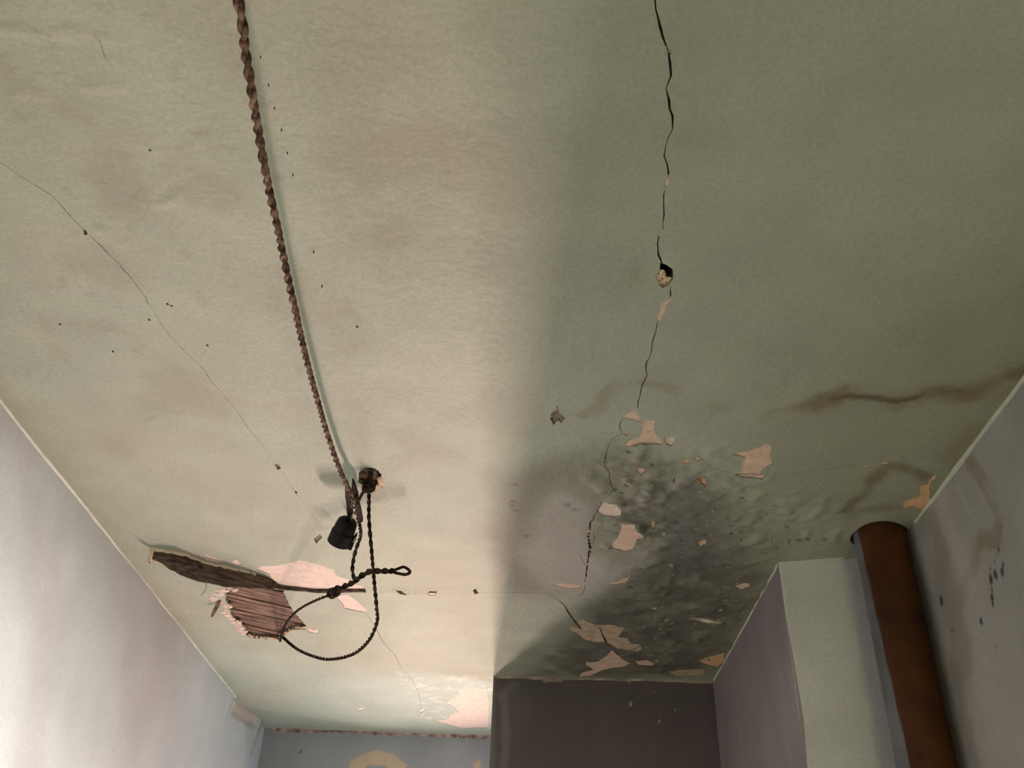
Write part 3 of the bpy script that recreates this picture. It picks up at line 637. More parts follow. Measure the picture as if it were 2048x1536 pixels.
# floor of boards
fl_ = bpy.data.objects.new('floor', None)
nb = 14; bw = (XR - XL + .2) / nb
mesh_fl = mesh_obj('floor', [(XL - .1, YF - .1, -.05), (XR + .1, YF - .1, -.05), (XR + .1, YB + .2, -.05), (XL - .1, YB + .2, -.05), (XL - .1, YF - .1, -.02), (XR + .1, YF - .1, -.02), (XR + .1, YB + .2, -.02), (XL - .1, YB + .2, -.02)],
                   [(3, 2, 1, 0), (4, 5, 6, 7), (0, 1, 5, 4), (1, 2, 6, 5), (2, 3, 7, 6), (3, 0, 4, 7)], M_FLOOR)
bpy.data.objects.remove(fl_)
tag(mesh_fl, 'brown boarded floor', kind='structure')
def box(x0, x1, y0, y1, z0, z1):
    return ([(x0, y0, z0), (x1, y0, z0), (x1, y1, z0), (x0, y1, z0), (x0, y0, z1), (x1, y0, z1), (x1, y1, z1), (x0, y1, z1)],
            [(3, 2, 1, 0), (4, 5, 6, 7), (0, 1, 5, 4), (1, 2, 6, 5), (2, 3, 7, 6), (3, 0, 4, 7)])
for i in range(nb):
    v_, f_ = box(XL - .1 + i * bw + .002, XL - .1 + (i + 1) * bw - .002, YF - .1, YB + .2, -.02, 0)
    mesh_obj('floor_board', v_, f_, M_FLOOR, mesh_fl)
def boxes(lst):
    V_, F_ = [], []
    for b in lst:
        v_, f_ = box(*b); s = len(V_); V_ += v_; F_ += [tuple(i + s for i in f) for f in f_]
    return V_, F_
mg_ = bpy.data.materials.new('window_glass'); mg_.use_nodes = True; nt = mg_.node_tree
for n in list(nt.nodes):
    if n.type != 'OUTPUT_MATERIAL': nt.nodes.remove(n)
tr = nt.nodes.new('ShaderNodeBsdfTransparent'); gl = nt.nodes.new('ShaderNodeBsdfGlossy'); gl.inputs['Roughness'].default_value = .05
ms = nt.nodes.new('ShaderNodeMixShader'); ms.inputs[0].default_value = .06
nt.links.new(tr.outputs[0], ms.inputs[1]); nt.links.new(gl.outputs[0], ms.inputs[2]); nt.links.new(ms.outputs[0], nt.nodes['Material Output'].inputs[0])
# window_1 in the back wall: two uneven panes with a broad post between
x0, x1, z0, z1 = WINB; ya, yb = YB + .015, YB + .065
w1 = mesh_obj('window_1', *boxes([(x0, x1, ya, yb, z0, z0 + .02), (x0, x1, ya, yb, z1 - .02, z1), (x0, -.50, ya, yb, z0, z1), (-.100, x1, ya, yb, z0, z1), (-.35, -.178, ya, yb, z0, z1)]), M_FRAME)
tag(w1, 'two-pane window with corners blanked to shape its light in the recess back wall', kind='structure')
mesh_obj('blanking_board', *box(-.50, -.34, YB + .025, YB + .05, z0 + .02, 1.66), M_FRAME, w1)  # added boards blank parts of the opening to shape its light
mesh_obj('blanking_board', *box(-.195, -.075, YB + .025, YB + .05, 1.21, z1 - .02), M_FRAME, w1)
mesh_obj('pane', *box(-.50, -.34, YB + .038, YB + .042, 1.66, z1 - .02), mg_, w1)
mesh_obj('pane', *box(-.195, -.075, YB + .038, YB + .042, z0 + .02, 1.21), mg_, w1)
y0, y1, z0, z1 = WINS
w2 = mesh_obj('window_2', *boxes([(XR + .0, XR + .05, y0, y1, z0, z0 + .03), (XR, XR + .05, y0, y1, z1 - .03, z1), (XR, XR + .05, y0, y0 + .03, z0, z1), (XR, XR + .05, y1 - .03, y1, z0, z1)]), M_FRAME)
tag(w2, 'side window behind the partition', kind='structure')
mesh_obj('pane', *box(XR + .02, XR + .024, y0 + .03, y1 - .03, z0 + .03, z1 - .03), mg_, w2)
y0, y1, z0, z1 = WINR
w3 = mesh_obj('window_3', *boxes([(XR, XR + .05, y0, y1, z0, z0 + .04), (XR, XR + .05, y0, y1, z1 - .04, z1), (XR, XR + .05, y0, y0 + .04, z0, z1), (XR, XR + .05, y1 - .04, y1, z0, z1), (XR, XR + .05, (y0 + y1) / 2 - .02, (y0 + y1) / 2 + .02, z0, z1)]), M_FRAME)
tag(w3, 'unseen casement window in the right wall, added to light the left wall', kind='structure')
for a, b in ((y0 + .04, (y0 + y1) / 2 - .02), ((y0 + y1) / 2 + .02, y1 - .04)):
    mesh_obj('pane', *box(XR + .02, XR + .024, a, b, z0 + .04, z1 - .04), mg_, w3)

x0, x1, z0, z1 = WINF
w4 = mesh_obj('window_4', *boxes([(x0, x1, YF - .06, YF - .01, z0, z0 + .03), (x0, x1, YF - .06, YF - .01, z1 - .03, z1), (x0, x0 + .03, YF - .06, YF - .01, z0, z1), (x1 - .03, x1, YF - .06, YF - .01, z0, z1)]), M_FRAME)
tag(w4, 'unseen window behind the viewer, added for fill light', kind='structure')
mesh_obj('pane', *box(x0 + .03, x1 - .03, YF - .02, YF - .016, z0 + .03, z1 - .03), mg_, w4)

# ------------------------------------------------------------------ beads of paint and crumbled mortar along the wall tops
def bead(name, path, inward, wd, ht, mat, label, seed, rag=.35, step=.012):
    """fillet between wall and ceiling along a level path; inward = direction from wall into the room"""
    pts = []
    for a, b in zip(path[:-1], path[1:]):
        k = max(1, int((Vector(b) - Vector(a)).length / step))
        for j in range(k): pts.append(Vector(a).lerp(Vector(b), j / k))
    pts.append(Vector(path[-1])); arr = np.array([(p.x, p.y) for p in pts]); n = len(pts)
    s = np.arange(n) * step; uz = undul(arr[:, 0], arr[:, 1])
    a_ = wd * (1 + rag * 2 * fbm(s, s * 0, .09, 4, seed)); h_ = ht * (1 + rag * 2 * fbm(s, s * 0, .07, 4, seed + 3)); iv = Vector((*inward, 0)).normalized()
    V_, F_ = [], []
    prof = ((-.010, .012), (-.010, -1.0), (.12, -.72), (.35, -.35), (.68, -.12), (1.0, .004))
    for i, p in enumerate(pts):
        for (q, r_) in prof:
            oz = r_ * h_[i] if abs(r_) > .02 else r_
            qq = q * a_[i] if q > 0 else q
            V_.append((p.x + iv.x * qq, p.y + iv.y * qq, H + uz[i] + oz))
    m = len(prof)
    for i in range(n - 1):
        for j in range(m - 1): F_.append((i * m + j, i * m + j + 1, (i + 1) * m + j + 1, (i + 1) * m + j))
    o = mesh_obj(name, V_, F_, mat, smooth=True); return tag(o, label, kind='structure')
bead('trim_1', [(XL, .2), (XL, 3.44)], (1, 0), .004, .0055, M_BEAD_G, 'pale green paint line along the left wall top', 3)
bead('trim_2', [(XR, .2), (XR, 1.93)], (-1, 0), .0055, .008, M_BEAD_G, 'pale green paint line along the right wall top', 13)
bead('trim_3', [(XC0, YC0 + .005), (XC0, YP - .02)], (-1, 0), .0045, .006, M_BEAD_G, 'pale paint line along the breast side', 23)
bead('trim_4', [(XC0, YC0), (.76, YC1 + .026)], (-.4, -1), .003, .003, M_BEAD_G, 'thin paint line over the breast front', 33)
bead('trim_5', [(XP + .004, YP), (XC0, YP)], (0, -1), .007, .008, M_BEAD_C, 'flaking cream joint over the dark partition', 43, .7)
bead('trim_6', [(XL + .04, YB), (XP + .1, YB)], (0, -1), .008, .012, M_CRUMB, 'crumbled brown joint over the recess wall', 53, .8)

# ------------------------------------------------------------------ tubes
def catmull(pts, n=16):
    P_ = [Vector(p) for p in pts]; P_ = [P_[0] * 2 - P_[1]] + P_ + [P_[-1] * 2 - P_[-2]]; out = []
    for i in range(1, len(P_) - 2):
        a, b, c, d = P_[i - 1:i + 3]
        for k in range(n):
            t = k / n; out.append(.5 * ((2 * b) + (c - a) * t + (2 * a - 5 * b + 4 * c - d) * t * t + (3 * b - a - 3 * c + d) * t ** 3))
    out.append(P_[-2]); return out
def resample(pts, step):
    out = [pts[0]]; acc = 0
    for a, b in zip(pts[:-1], pts[1:]):
        L = (b - a).length
        if L < 1e-9: continue
        d = step - acc
        while d <= L: out.append(a.lerp(b, d / L)); d += step
        acc = L - (d - step)
    if (out[-1] - pts[-1]).length > step * .2: out.append(pts[-1])
    return out
def frames(pts):
    n = len(pts); T = [(pts[min(n - 1, i + 1)] - pts[max(0, i - 1)]).normalized() for i in range(n)]
    u = T[0].orthogonal().normalized(); out = []
    for i in range(n):
        u = (u - T[i] * u.dot(T[i])); u = u.normalized() if u.length > 1e-6 else T[i].orthogonal().normalized()
        out.append((u, T[i].cross(u)))
    return out
def tube(name, pts, rad, mat, parent=None, sides=8, wob=0.0, seed=0):
    fr = frames(pts); V_, F_ = [], []; rnd = random.Random(seed); n = len(pts)
    for i, (p, (u, v)) in enumerate(zip(pts, fr)):
        r = rad[i] if isinstance(rad, (list, tuple)) else rad
        r *= 1 + wob * rnd.uniform(-1, 1)
        for k in range(sides):
            a = 2 * math.pi * k / sides; V_.append(p + u * (r * math.cos(a)) + v * (r * math.sin(a)))
    for i in range(n - 1):
        for k in range(sides): F_.append((i * sides + k, i * sides + (k + 1) % sides, (i + 1) * sides + (k + 1) % sides, (i + 1) * sides + k))
    F_.append(tuple(range(sides))[::-1]); F_.append(tuple((n - 1) * sides + k for k in range(sides)))
    return mesh_obj(name, V_, F_, mat, parent, smooth=True)
def twisted(parent, path, r, off, pitch, mat, seed=0, name='strand', step=.0035, loosen=.12):
    pts = resample(path, step); fr = frames(pts); rnd = random.Random(seed); ph = 0; A, B = [], []; k = 0
    wob = [rnd.uniform(-1, 1) for _ in range(len(pts) // 12 + 3)]
    for i, (p, (u, v)) in enumerate(zip(pts, fr)):
        j = i / 12; w_ = wob[int(j)] * (1 - j % 1) + wob[int(j) + 1] * (j % 1)
        ph += 2 * math.pi * step / (pitch * (1 + .3 * w_)); o = off * (1 + loosen * w_)
        d = u * (o * math.cos(ph)) + v * (o * math.sin(ph)); A.append(p + d); B.append(p - d)
    tube(name, A, r, mat, parent, 8, .07, seed + 1); tube(name, B, r, mat, parent, 8, .07, seed + 2)
def lathe(name, prof, origin, axis, mat, parent=None, seg=24, gap=None):
    ax = Vector(axis).normalized(); u = ax.orthogonal().normalized(); v = ax.cross(u); V_, F_ = [], []; m = len(prof)
    for k in range(seg):
        a = 2 * math.pi * k / seg
        for (r, h) in prof: V_.append(Vector(origin) + ax * h + (u * math.cos(a) + v * math.sin(a)) * r)
    for k in range(seg):
        if gap and k in gap: continue
        for j in range(m - 1): F_.append((k * m + j, ((k + 1) % seg) * m + j, ((k + 1) % seg) * m + j + 1, k * m + j + 1))
    o = mesh_obj(name, V_, F_, mat, parent, smooth=False); return o

# ------------------------------------------------------------------ rusty brown pipe in the right corner
mp_ = bpy.data.materials.new('rust_brown_pipe_paint'); mp_.use_nodes = True; nt = mp_.node_tree; b = nt.nodes['Principled BSDF']; b.inputs['Roughness'].default_value = .6
b.inputs['Specular IOR Level'].default_value = .2
at = nt.nodes.new('ShaderNodeAttribute'); at.attribute_name = 'paint'; tc = nt.nodes.new('ShaderNodeTexCoord')
nn = nt.nodes.new('ShaderNodeTexNoise'); nn.inputs['Scale'].default_value = 14; nn.inputs['Detail'].default_value = 7; nt.links.new(tc.outputs['Object'], nn.inputs['Vector'])
mr = nt.nodes.new('ShaderNodeMapRange'); mr.inputs[1].default_value = .3; mr.inputs[2].default_value = .7; mr.inputs[3].default_value = .7; mr.inputs[4].default_value = 1.25; nt.links.new(nn.outputs[0], mr.inputs[0])
mx = nt.nodes.new('ShaderNodeMix'); mx.data_type = 'RGBA'; mx.blend_type = 'MULTIPLY'; mx.inputs[0].default_value = 1
nt.links.new(at.outputs['Color'], mx.inputs[6]); nt.links.new(mr.outputs[0], mx.inputs[7]); nt.links.new(mx.outputs[2], b.inputs['Base Color'])
pipe = empty('drain_pipe', (PIPE_C[0], PIPE_C[1], 0), 'rust-brown round pipe rising through the ceiling in the right corner', 'pipe')
V_, F_, ct = [], [], []; seg = 96; nz = 150
for j in range(nz + 1):
    zz = (H + .072) * j / nz
    for k in range(seg):
        a = 2 * math.pi * k / seg; V_.append((PIPE_C[0] + PIPE_R * math.cos(a), PIPE_C[1] + PIPE_R * math.sin(a), zz)); ct.append((a, zz))
for j in range(nz):
    for k in range(seg): F_.append((j * seg + k, j * seg + (k + 1) % seg, (j + 1) * seg + (k + 1) % seg, (j + 1) * seg + k))
ct = np.array(ct); c = np.tile(np.array([.072, .0225, .0065]), (len(ct), 1)); ang, zz = ct[:, 0], ct[:, 1]
c = c * (1 + .25 * fbm(ang * .06, zz, .2, 4, 5)[:, None])
c = mix(c, (.032, .013, .007), .6 * sstep(.03, .2, fbm(ang * .06, zz * .8, .10, 5, 6)))
edge = math.radians(201) + np.clip((2.62 - zz) * .62, -.1, .5) + .03 * fbm(ang * 0, zz, .02, 3, 7)   # left unpainted beyond this angle
c = mix(c, (.13, .13, .145), sstep(.02, -.02, ang - edge) * (ang > math.pi * .5))
mesh_obj('pipe_body', V_, F_, mp_, pipe, smooth=True, cols=np.clip(c, .003, 1))
cv = lathe('pipe_clamp', [(PIPE_R - .002, 0), (PIPE_R + .004, 0), (PIPE_R + .004, .03), (PIPE_R - .002, .03)], (PIPE_C[0], PIPE_C[1], 1.2), (0, 0, 1), M_IRON, pipe, 40)

# ------------------------------------------------------------------ laths in the hole, broken plaster around it
hp = np.array(hole); hc = hp.mean(0)
la, lb = Vector((*C(455, 1185), 0)), Vector((*C(575, 1213), 0)); ldir = (lb - la).normalized(); lper = Vector((-ldir.y, ldir.x, 0))
M_LATH2 = streaked('streaked_lath_wood', (.27, .19, .155), math.atan2(ldir.y, ldir.x), .35, 1.5)
M_BATTEN2 = streaked('streaked_batten_wood', (.085, .06, .052), math.atan2(ldir.y, ldir.x), .5, 1.9, 120)
pr = [(Vector((x, y, 0)) - Vector((*hc, 0))) for x, y in hole]
s0, s1 = min(p.dot(lper) for p in pr) - .01, max(p.dot(lper) for p in pr) + .01
nl = 17; lw = (s1 - s0) / nl; rnd = random.Random(5)
for i in range(nl):
    s = s0 + (i + .5) * lw; hw = lw * .45; zt = H + .010 + rnd.uniform(-.003, .003); V_, F_ = [], []; nseg = 14
    seed = rnd.random() * 10
    for j in range(nseg + 1):
        t = -.30 + .60 * j / nseg; wv = .0012 * math.sin(9 * t + seed) + rnd.uniform(-.0006, .0006); zz = zt + .0015 * math.sin(7 * t + seed * 2)
        cpt = Vector((hc[0], hc[1], 0)) + ldir * t + lper * (s + wv)
        for q, dz in ((-1, .009), (-1, .001), (-.4, rnd.uniform(-.0014, .0)), (.3, rnd.uniform(-.0014, .0)), (1, .001), (1, .009)):
            V_.append((cpt.x + lper.x * hw * q, cpt.y + lper.y * hw * q, zz + dz))
    for j in range(nseg):
        for k in range(5): F_.append((j * 6 + k, j * 6 + k + 1, (j + 1) * 6 + k + 1, (j + 1) * 6 + k))
    mesh_obj('lath', V_, F_, M_LATH2, ceiling)
def lump(c_, r, seed, flat=.6):
    rnd = random.Random(seed); bm = bmesh.new(); bmesh.ops.create_icosphere(bm, subdivisions=1, radius=1)
    V_ = [(c_[0] + v.co.x * r * rnd.uniform(.6, 1.25), c_[1] + v.co.y * r * rnd.uniform(.6, 1.25), c_[2] + v.co.z * r * flat * rnd.uniform(.6, 1.2)) for v in bm.verts]
    F_ = [tuple(v.index for v in f.verts) for f in bm.faces]; bm.free(); return V_, F_
def crumbs(name, pix_line, count, r0, r1, mat, seed, dz=.002, spread=.008, parent=None):
    rnd = random.Random(seed); pts = resample(catmull([Vector((*C(u, v), 0)) for u, v in pix_line], 8), .002); V_, F_ = [], []
    for i in range(count):
        p = pts[int(rnd.random() * (len(pts) - 1))]; r = rnd.uniform(r0, r1)
        x, y = p.x + rnd.uniform(-spread, spread), p.y + rnd.uniform(-spread, spread)
        v_, f_ = lump((x, y, H + dz + float(undul(np.array([x]), np.array([y]))[0])), r, seed * 100 + i); s = len(V_); V_ += v_; F_ += [tuple(k + s for k in f) for f in f_]
    o = mesh_obj(name, V_, F_, mat, parent); o['kind'] = 'stuff'; return o
crumbs('plaster_crumbs', K1([(720, 460), (690, 470), (620, 500), (600, 540), (660, 560), (700, 600), (690, 640), (760, 690), (780, 740), (840, 780)]), 95, .004, .014, M_PLASTER_W, 3, spread=.010, parent=ceiling)
crumbs('plaster_crumbs', K1([(840, 790), (950, 805), (1060, 815), (1080, 790), (1150, 745), (1240, 735), (1330, 755)]), 70, .003, .008, M_PLASTER, 4, parent=ceiling)
crumbs('plaster_crumbs', [(722, 972), (735, 982), (748, 983), (760, 972), (764, 955)], 40, .003, .009, M_PLASTER, 6, spread=.006, parent=ceiling)
crumbs('plaster_crumbs', K5([(330, 690), (350, 740), (400, 770), (440, 740), (380, 640)]), 26, .003, .008, M_PLASTER, 8, dz=.007, spread=.004, parent=ceiling)
crumbs('plaster_crumbs', KN([(590, 440), (800, 455), (1050, 460), (1300, 475), (1500, 480), (1700, 478), (1890, 478)]), 70, .003, .008, M_CRUMB, 9, dz=-.012, spread=.008, parent=ceiling)
crumbs('plaster_crumbs', [(1180, 1060), (1182, 1090), (1176, 1125), (1170, 1160)], 18, .002, .005, M_PLASTER, 12, spread=.006, parent=ceiling)

fill_patch('hole_bed', hookhole, material('sooty_plaster', (.10, .08, .065), .95, noise=[(120, .3, 2.2, 5)], bump=[(150, .004, .8)], spec=.05), .011, step=.004, rough=.003, seed=70, parent=ceiling)

# ------------------------------------------------------------------ loose batten hanging from the broken ceiling
def batten():
    root = empty('loose_batten', PZ(520, 1160, .02), 'dark loose wooden batten hanging along the broken plaster hole', 'batten')
    topl = resample([Vector((*C(u, v), 0)) for u, v in K1([(190, 190), (420, 230), (560, 285), (800, 335), (985, 385), (1060, 440), (1300, 470), (1640, 475)])], .012)
    n = len(topl); rnd = random.Random(3); V_, F_ = [], []
    px_bot = K1([(195, 262), (300, 330), (400, 385), (500, 410), (660, 445), (720, 450), (1000, 465), (1100, 470), (1300, 490), (1640, 488)])
    bx = [p[0] for p in px_bot]; by = [p[1] for p in px_bot]
    def proj(p):
        d = Vector(p) - Vector((0, 0, CAMZ)); dd = np.array(d); k = FPX / dd.dot(fw); return 1024 + dd.dot(rt) * k, 768 - dd.dot(up) * k
    for i, p in enumerate(topl):
        zt = H + float(undul(np.array([p.x]), np.array([p.y]))[0]) + .003
        lo, hi = .0, .12                     # drop that brings the lower edge onto its outline
        for _ in range(30):
            m = (lo + hi) / 2; u, v = proj((p.x, p.y, H - m))
            if v < np.interp(u, bx, by): lo = m
            else: hi = m
        dr = max(.003, lo + rnd.uniform(-.0018, .0018)); th = .012 + .004 * rnd.random(); mid = rnd.uniform(.003, .007)
        for (dy, zz) in ((0, zt), (-mid * .6, H - dr * .35), (-.001, H - dr * .7), (.001, H - dr), (th, H - dr + .002), (th, zt)):
            V_.append((p.x, p.y + dy, zz))
    for i in range(n - 1):
        for k in range(6): F_.append((i * 6 + k, i * 6 + (k + 1) % 6, (i + 1) * 6 + (k + 1) % 6, (i + 1) * 6 + k))
    F_.append(tuple(range(6))[::-1]); F_.append(tuple((n - 1) * 6 + k for k in range(6)))
    mesh_obj('board', V_, F_, M_BATTEN2, root)
    # pale crust along the top edge and on the free end
    V2, F2 = [], []
    for i in range(0, 24):
        p = topl[min(n - 1, i)]; w_ = .004 + .003 * rnd.random(); hh = .006 + .004 * rnd.random()
        for (dy, dz) in ((.004, .004), (-w_, .002), (-w_ - .001, -hh * .6), (-.0015, -hh), (.004, -hh)): V2.append((p.x, p.y + dy, H + dz))
    for i in range(23):
        for k in range(5): F2.append((i * 5 + k, i * 5 + (k + 1) % 5, (i + 1) * 5 + (k + 1) % 5, (i + 1) * 5 + k))
    p = topl[0]; s_ = len(V2)
    for j in range(7):
        zz = H - .040 * j / 6; w_ = .005 + .002 * rnd.random()
        V2 += [(p.x - .004, p.y - w_, zz), (p.x + .004 + .003 * rnd.random(), p.y - w_, zz), (p.x + .004, p.y + w_, zz), (p.x - .004, p.y + w_, zz)]
    for j in range(6):
        for k in range(4): F2.append((s_ + j * 4 + k, s_ + j * 4 + (k + 1) % 4, s_ + (j + 1) * 4 + (k + 1) % 4, s_ + (j + 1) * 4 + k))
    mesh_obj('plaster_crust', V2, F2, M_PLASTER, root)['label'] = 'pale plaster crust along the batten edge'
    # fibres
    for (a, b_) in ((K1([(560, 420)])[0], K1([(520, 515)])[0]), (K1([(775, 340)])[0], K1([(768, 410)])[0]), (K1([(860, 345)])[0], K1([(835, 375)])[0])):
        A = PZ(*a, .03); B = PZ(*b_, .045); tube('fibre', resample(catmull([A, A.lerp(B, .5) + Vector((.004, 0, -.003)), B], 6), .006), .0008, M_BATTEN, root, 5)
    return root
batten()
def splinter():
    root = empty('wood_splinter', PZ(445, 1205, .01), 'short brown wood splinter sticking out at the hole edge', 'splinter')
    a, b_ = PZ(441, 1198, .0), PZ(423, 1234, .03); d = (b_ - a).normalized(); u = d.cross(Vector((0, 0, 1))).normalized(); v = d.cross(u); V_, F_ = [], []
    prof = ((0, .0035), (.3, .0055), (.75, .005), (.95, .0035), (1, .0012))
    for t, r in prof:
        for q, w_ in ((-1, -.35), (1, -.35), (1, .35), (-1, .35)): V_.append(a + (b_ - a) * t + u * (r * q) + v * (r * w_))
    for i in range(4):
        for k in range(4): F_.append((i * 4 + k, i * 4 + (k + 1) % 4, (i + 1) * 4 + (k + 1) % 4, (i + 1) * 4 + k))
    F_ += [(3, 2, 1, 0), (16, 17, 18, 19)]
    mesh_obj('splinter_body', V_, F_, M_LATH, root)
splinter()

# ------------------------------------------------------------------ ceiling hook, cords, peg and lamp holder
hk = C(740, 955); HOOK = Vector((hk[0], hk[1], H))
hook = empty('ceiling_hook', HOOK, 'rusty iron ring hook in a knocked-out hole of the ceiling', 'hook')
lathe('hook_stem', [(.0, .018), (.005, .018), (.0065, .004), (.005, -.010), (.003, -.016)], HOOK, (0, 0, 1), M_IRON, hook, 16)
ring = [HOOK + Vector((.012 * math.cos(a), .004 * math.sin(a), -.026 + .012 * math.sin(a))) for a in [2 * math.pi * i / 24 for i in range(25)]]
tube('ring', ring, .0032, M_IRON, hook, 8)
wrap = [HOOK + Vector((.013 * math.cos(a) , .013 * math.sin(a), -.008 - .0012 * i * .35)) for i, a in enumerate([2 * math.pi * i / 12 for i in range(30)])]
tube('wire_wrap', wrap, .0028, M_CORD_D, hook, 7)

PEG_T = PZ(697, 968, .035); PEG_B = PZ(716, 1040, .055)
# main flex: strung under the ceiling from the peg to a second hook above the viewer
def on_plane_line(u, v):      # under its own line of the ceiling in plan
    ax, ay, bx, by = -.350, 1.75, -.318, .80; d = ray(u, v); m = (bx - ax) / (by - ay)
    k = (ax - m * ay) / (d[0] - m * d[1]); return Vector((d[0] * k, d[1] * k, CAMZ + d[2] * k))
px_main = [(712, 1012), (701, 985), (688, 960), (672, 920), (655, 870), (636, 805), (622, 755), (608, 700), (590, 620), (572, 540), (556, 460), (538, 380), (521, 290), (506, 200), (490, 100), (476, 0)]
pts = []
for i, (u, v) in enumerate(px_main):
    a = on_plane_line(u, v); pts.append(a)
near = PZ(712, 1012, .045); far_ = PZ(608, 700, .075); tl_ = PZ(476, 0, .17)
drops = np.interp([v for u, v in px_main], [0, 200, 380, 540, 700, 870, 960, 1012], [.165, .150, .130, .110, .088, .062, .048, .040])
pts = [PZ(u, v, d) for (u, v), d in zip(px_main, drops)]
e = pts[-1]; pts += [e + Vector((.012, -.22, -.004)), e + Vector((.02, -.50, .035)), Vector((e.x + .03, e.y - .85, H + .02))]
flex = empty('twisted_flex', pts[-1], 'long worn twisted cloth flex strung under the ceiling, thick near the viewer', 'cord')
twisted(flex, catmull(pts, 14), 0.0031, .0026, .046, M_CORD, 21)

# hanging loop: from the hook down and round into the lath hole
pl = [HOOK + Vector((0, .004, -.02)), PY(738, 985, 1.80), PY(738, 1040, 1.85), PY(743, 1100, 1.90), PY(748, 1160, 1.96), PY(753, 1215, 2.03), PY(754, 1243, 2.08), PY(740, 1277, 2.15), PY(715, 1303, 2.23), PY(685, 1315, 2.32), PY(650, 1318, 2.42), PY(615, 1308, 2.53), PY(590, 1295, 2.62), PY(572, 1280, 2.73), PZ(563, 1272, -.012)]
loop = empty('hanging_cord', HOOK, 'dark twisted cord drooping in a loop from the hook to the lath hole', 'cord')
twisted(loop, catmull(pl, 14), .0025, .0021, .040, M_CORD_D, 31)
# knotted cord: from the lath hole to a knot, with a bent-over loop, and up to the peg
kn = PY(668, 1185, 2.12)
ks = [PZ(560, 1284, -.01), PY(563, 1268, 2.60), PY(573, 1245, 2.50), PY(590, 1225, 2.40), PY(612, 1210, 2.30), PY(640, 1197, 2.20), PY(660, 1190, 2.14)]
kcord = empty('knotted_cord', kn, 'dark cord with a knot and a doubled twisted end, tied below the peg', 'cord')
twisted(kcord, catmull(ks, 12), .0021, .0016, .050, M_CORD_D, 41)
kt = [PY(664, 1192, 2.12), PY(672, 1182, 2.11), PY(690, 1172, 2.09), PY(705, 1165, 2.07), PY(722, 1152, 2.05), PY(740, 1143, 2.03), PY(765, 1142, 2.02), PY(785, 1142, 2.01)]
twisted(kcord, catmull(kt, 12), .0038, .0036, .045, M_CORD_D, 51, name='doubled_end')
lp_ = [PY(783, 1142, 2.010), PY(795, 1138, 2.006), PY(808, 1134, 2.004), PY(820, 1143, 2.002), PY(812, 1149, 2.004), PY(797, 1147, 2.006), PY(783, 1143, 2.010)]
tube('end_loop', resample(catmull(lp_, 10), .003), .0034, M_CORD_D, kcord, 8, .1)
# the knot: a tight curl of cord
kr, ku = Vector(rt.tolist()), Vector(up.tolist()); kf = Vector(fw.tolist())
kp = []
for i in range(46):
    a = i / 45 * 2.6 * 2 * math.pi; kp.append(kn + kr * (.0075 * math.cos(a) + .010 * (i / 45 - .5) * 2) + ku * (.010 * math.sin(a) + .008 * (i / 45 - .5)) + kf * (.006 * math.cos(a * .5)))
tube('knot', kp, .0036, M_CORD_D, kcord, 8, .1, 5)
ku_ = [PY(709, 1163, 2.06), PY(705, 1140, 2.04), PY(708, 1115, 2.05), PZ(715, 1090, .042), PZ(721, 1072, .035), PZ(720, 1055, .035), PZ(716, 1038, .040)]
twisted(kcord, catmull(ku_, 12), .0026, .0021, .040, M_CORD_D, 61)
# link wire from hook to peg
lk = [HOOK + Vector((-.002, .002, -.024)), PY(726, 985, 1.80), PY(714, 1008, 1.83)]
tube('link_wire', resample(catmull(lk, 8), .004), .0032, M_CORD_D, hook, 8, .05)

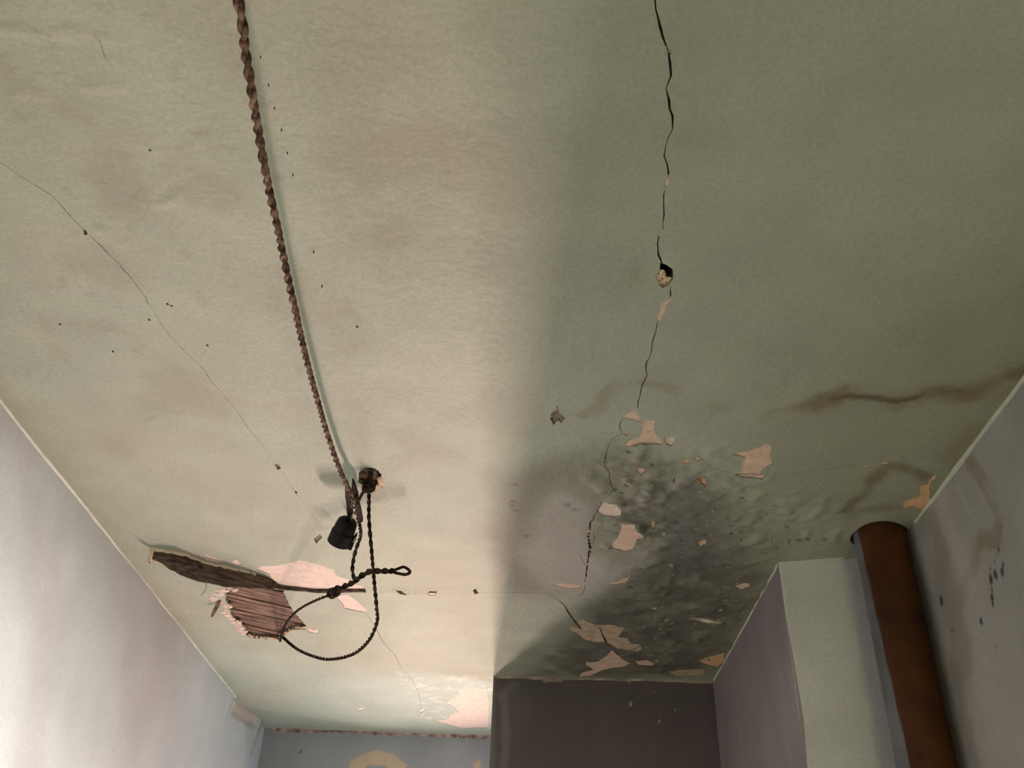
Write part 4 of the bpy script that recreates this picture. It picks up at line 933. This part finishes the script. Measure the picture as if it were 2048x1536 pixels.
# clothes peg gripping the flex
peg = empty('clothes_peg', PEG_T.lerp(PEG_B, .5), 'dark wooden clothes peg gripping the end of the twisted flex', 'peg')
def peg_leg(pa, pb, w0, w1, th):
    d = (pb - pa); u = d.cross(kf).normalized(); f_ = d.cross(u).normalized(); V_, F_ = [], []
    prof = [(0, .15), (.08, .55), (.35, 1), (.55, .8), (.75, 1), (1, .9)]
    for t, s in prof:
        hw = (w0 + (w1 - w0) * t) / 2 * s
        for q, r_ in ((-1, -1), (1, -1), (1, 1), (-1, 1)): V_.append(pa + d * t + u * (hw * q) + f_ * (th / 2 * r_))
    for i in range(len(prof) - 1):
        for k in range(4): F_.append((i * 4 + k, i * 4 + (k + 1) % 4, (i + 1) * 4 + (k + 1) % 4, (i + 1) * 4 + k))
    F_ += [(3, 2, 1, 0), tuple(range(4 * len(prof) - 4, 4 * len(prof)))]
    return V_, F_
mesh_obj('peg_leg', *peg_leg(PZ(705, 960, .022), PZ(721, 1041, .055), .012, .012, .010), M_PEG, peg)
mesh_obj('peg_leg', *peg_leg(PZ(693, 962, .026), PZ(702, 1040, .055), .011, .013, .010), M_PEG, peg)
sp_ = PZ(709, 1010, .045)
coil = [sp_ + kr * (.007 * math.cos(a)) + ku * (.007 * math.sin(a)) + kf * (-.010 + .0016 * i * .25) for i, a in enumerate([i * .5 for i in range(52)])]
tube('spring', coil, .0012, M_BRASS, peg, 6)

# black lamp holder hanging under the peg
top = PZ(698, 1038, .062); bot = PZ(677, 1086, .100); ax = (bot - top).normalized()
lh = empty('lamp_holder', top, 'small black bakelite lamp holder hanging beside the peg', 'lamp holder')
R_ = .0260; Lh = (bot - top).length
lathe('holder_body', [(.004, .0), (R_ * .62, .001), (R_ * .82, .006), (R_ * .86, .010), (R_ * .90, .016), (R_ * .93, .032), (R_, .034), (R_, Lh), (R_ * .86, Lh), (R_ * .84, .02), (.0, .02)], top, ax, M_BAKELITE, lh, 32)
side = (kr * .8 + ku * -.2); side = (side - ax * side.dot(ax)).normalized()
mesh_obj('holder_clip', *peg_leg(top + ax * .022 + side * (R_ + .002), top + ax * (Lh + .004) + side * (R_ + .002), .008, .009, .004), M_BAKELITE, lh)
mesh_obj('contact', *peg_leg(top + ax * .030 + side * (R_ + .005) - kf * .004, top + ax * .045 + side * (R_ + .005) - kf * .004, .004, .006, .003), M_BRASS, lh)
tube('cord_grip', [top + ax * .004, top - ax * .008, top - ax * .014], [.008, .0065, .005], M_BAKELITE, lh, 12)
tube('terminal', [PZ(702, 1041, .066), PZ(707, 1030, .064), PZ(710, 1025, .064)], .0035, M_BRASS, lh, 8)
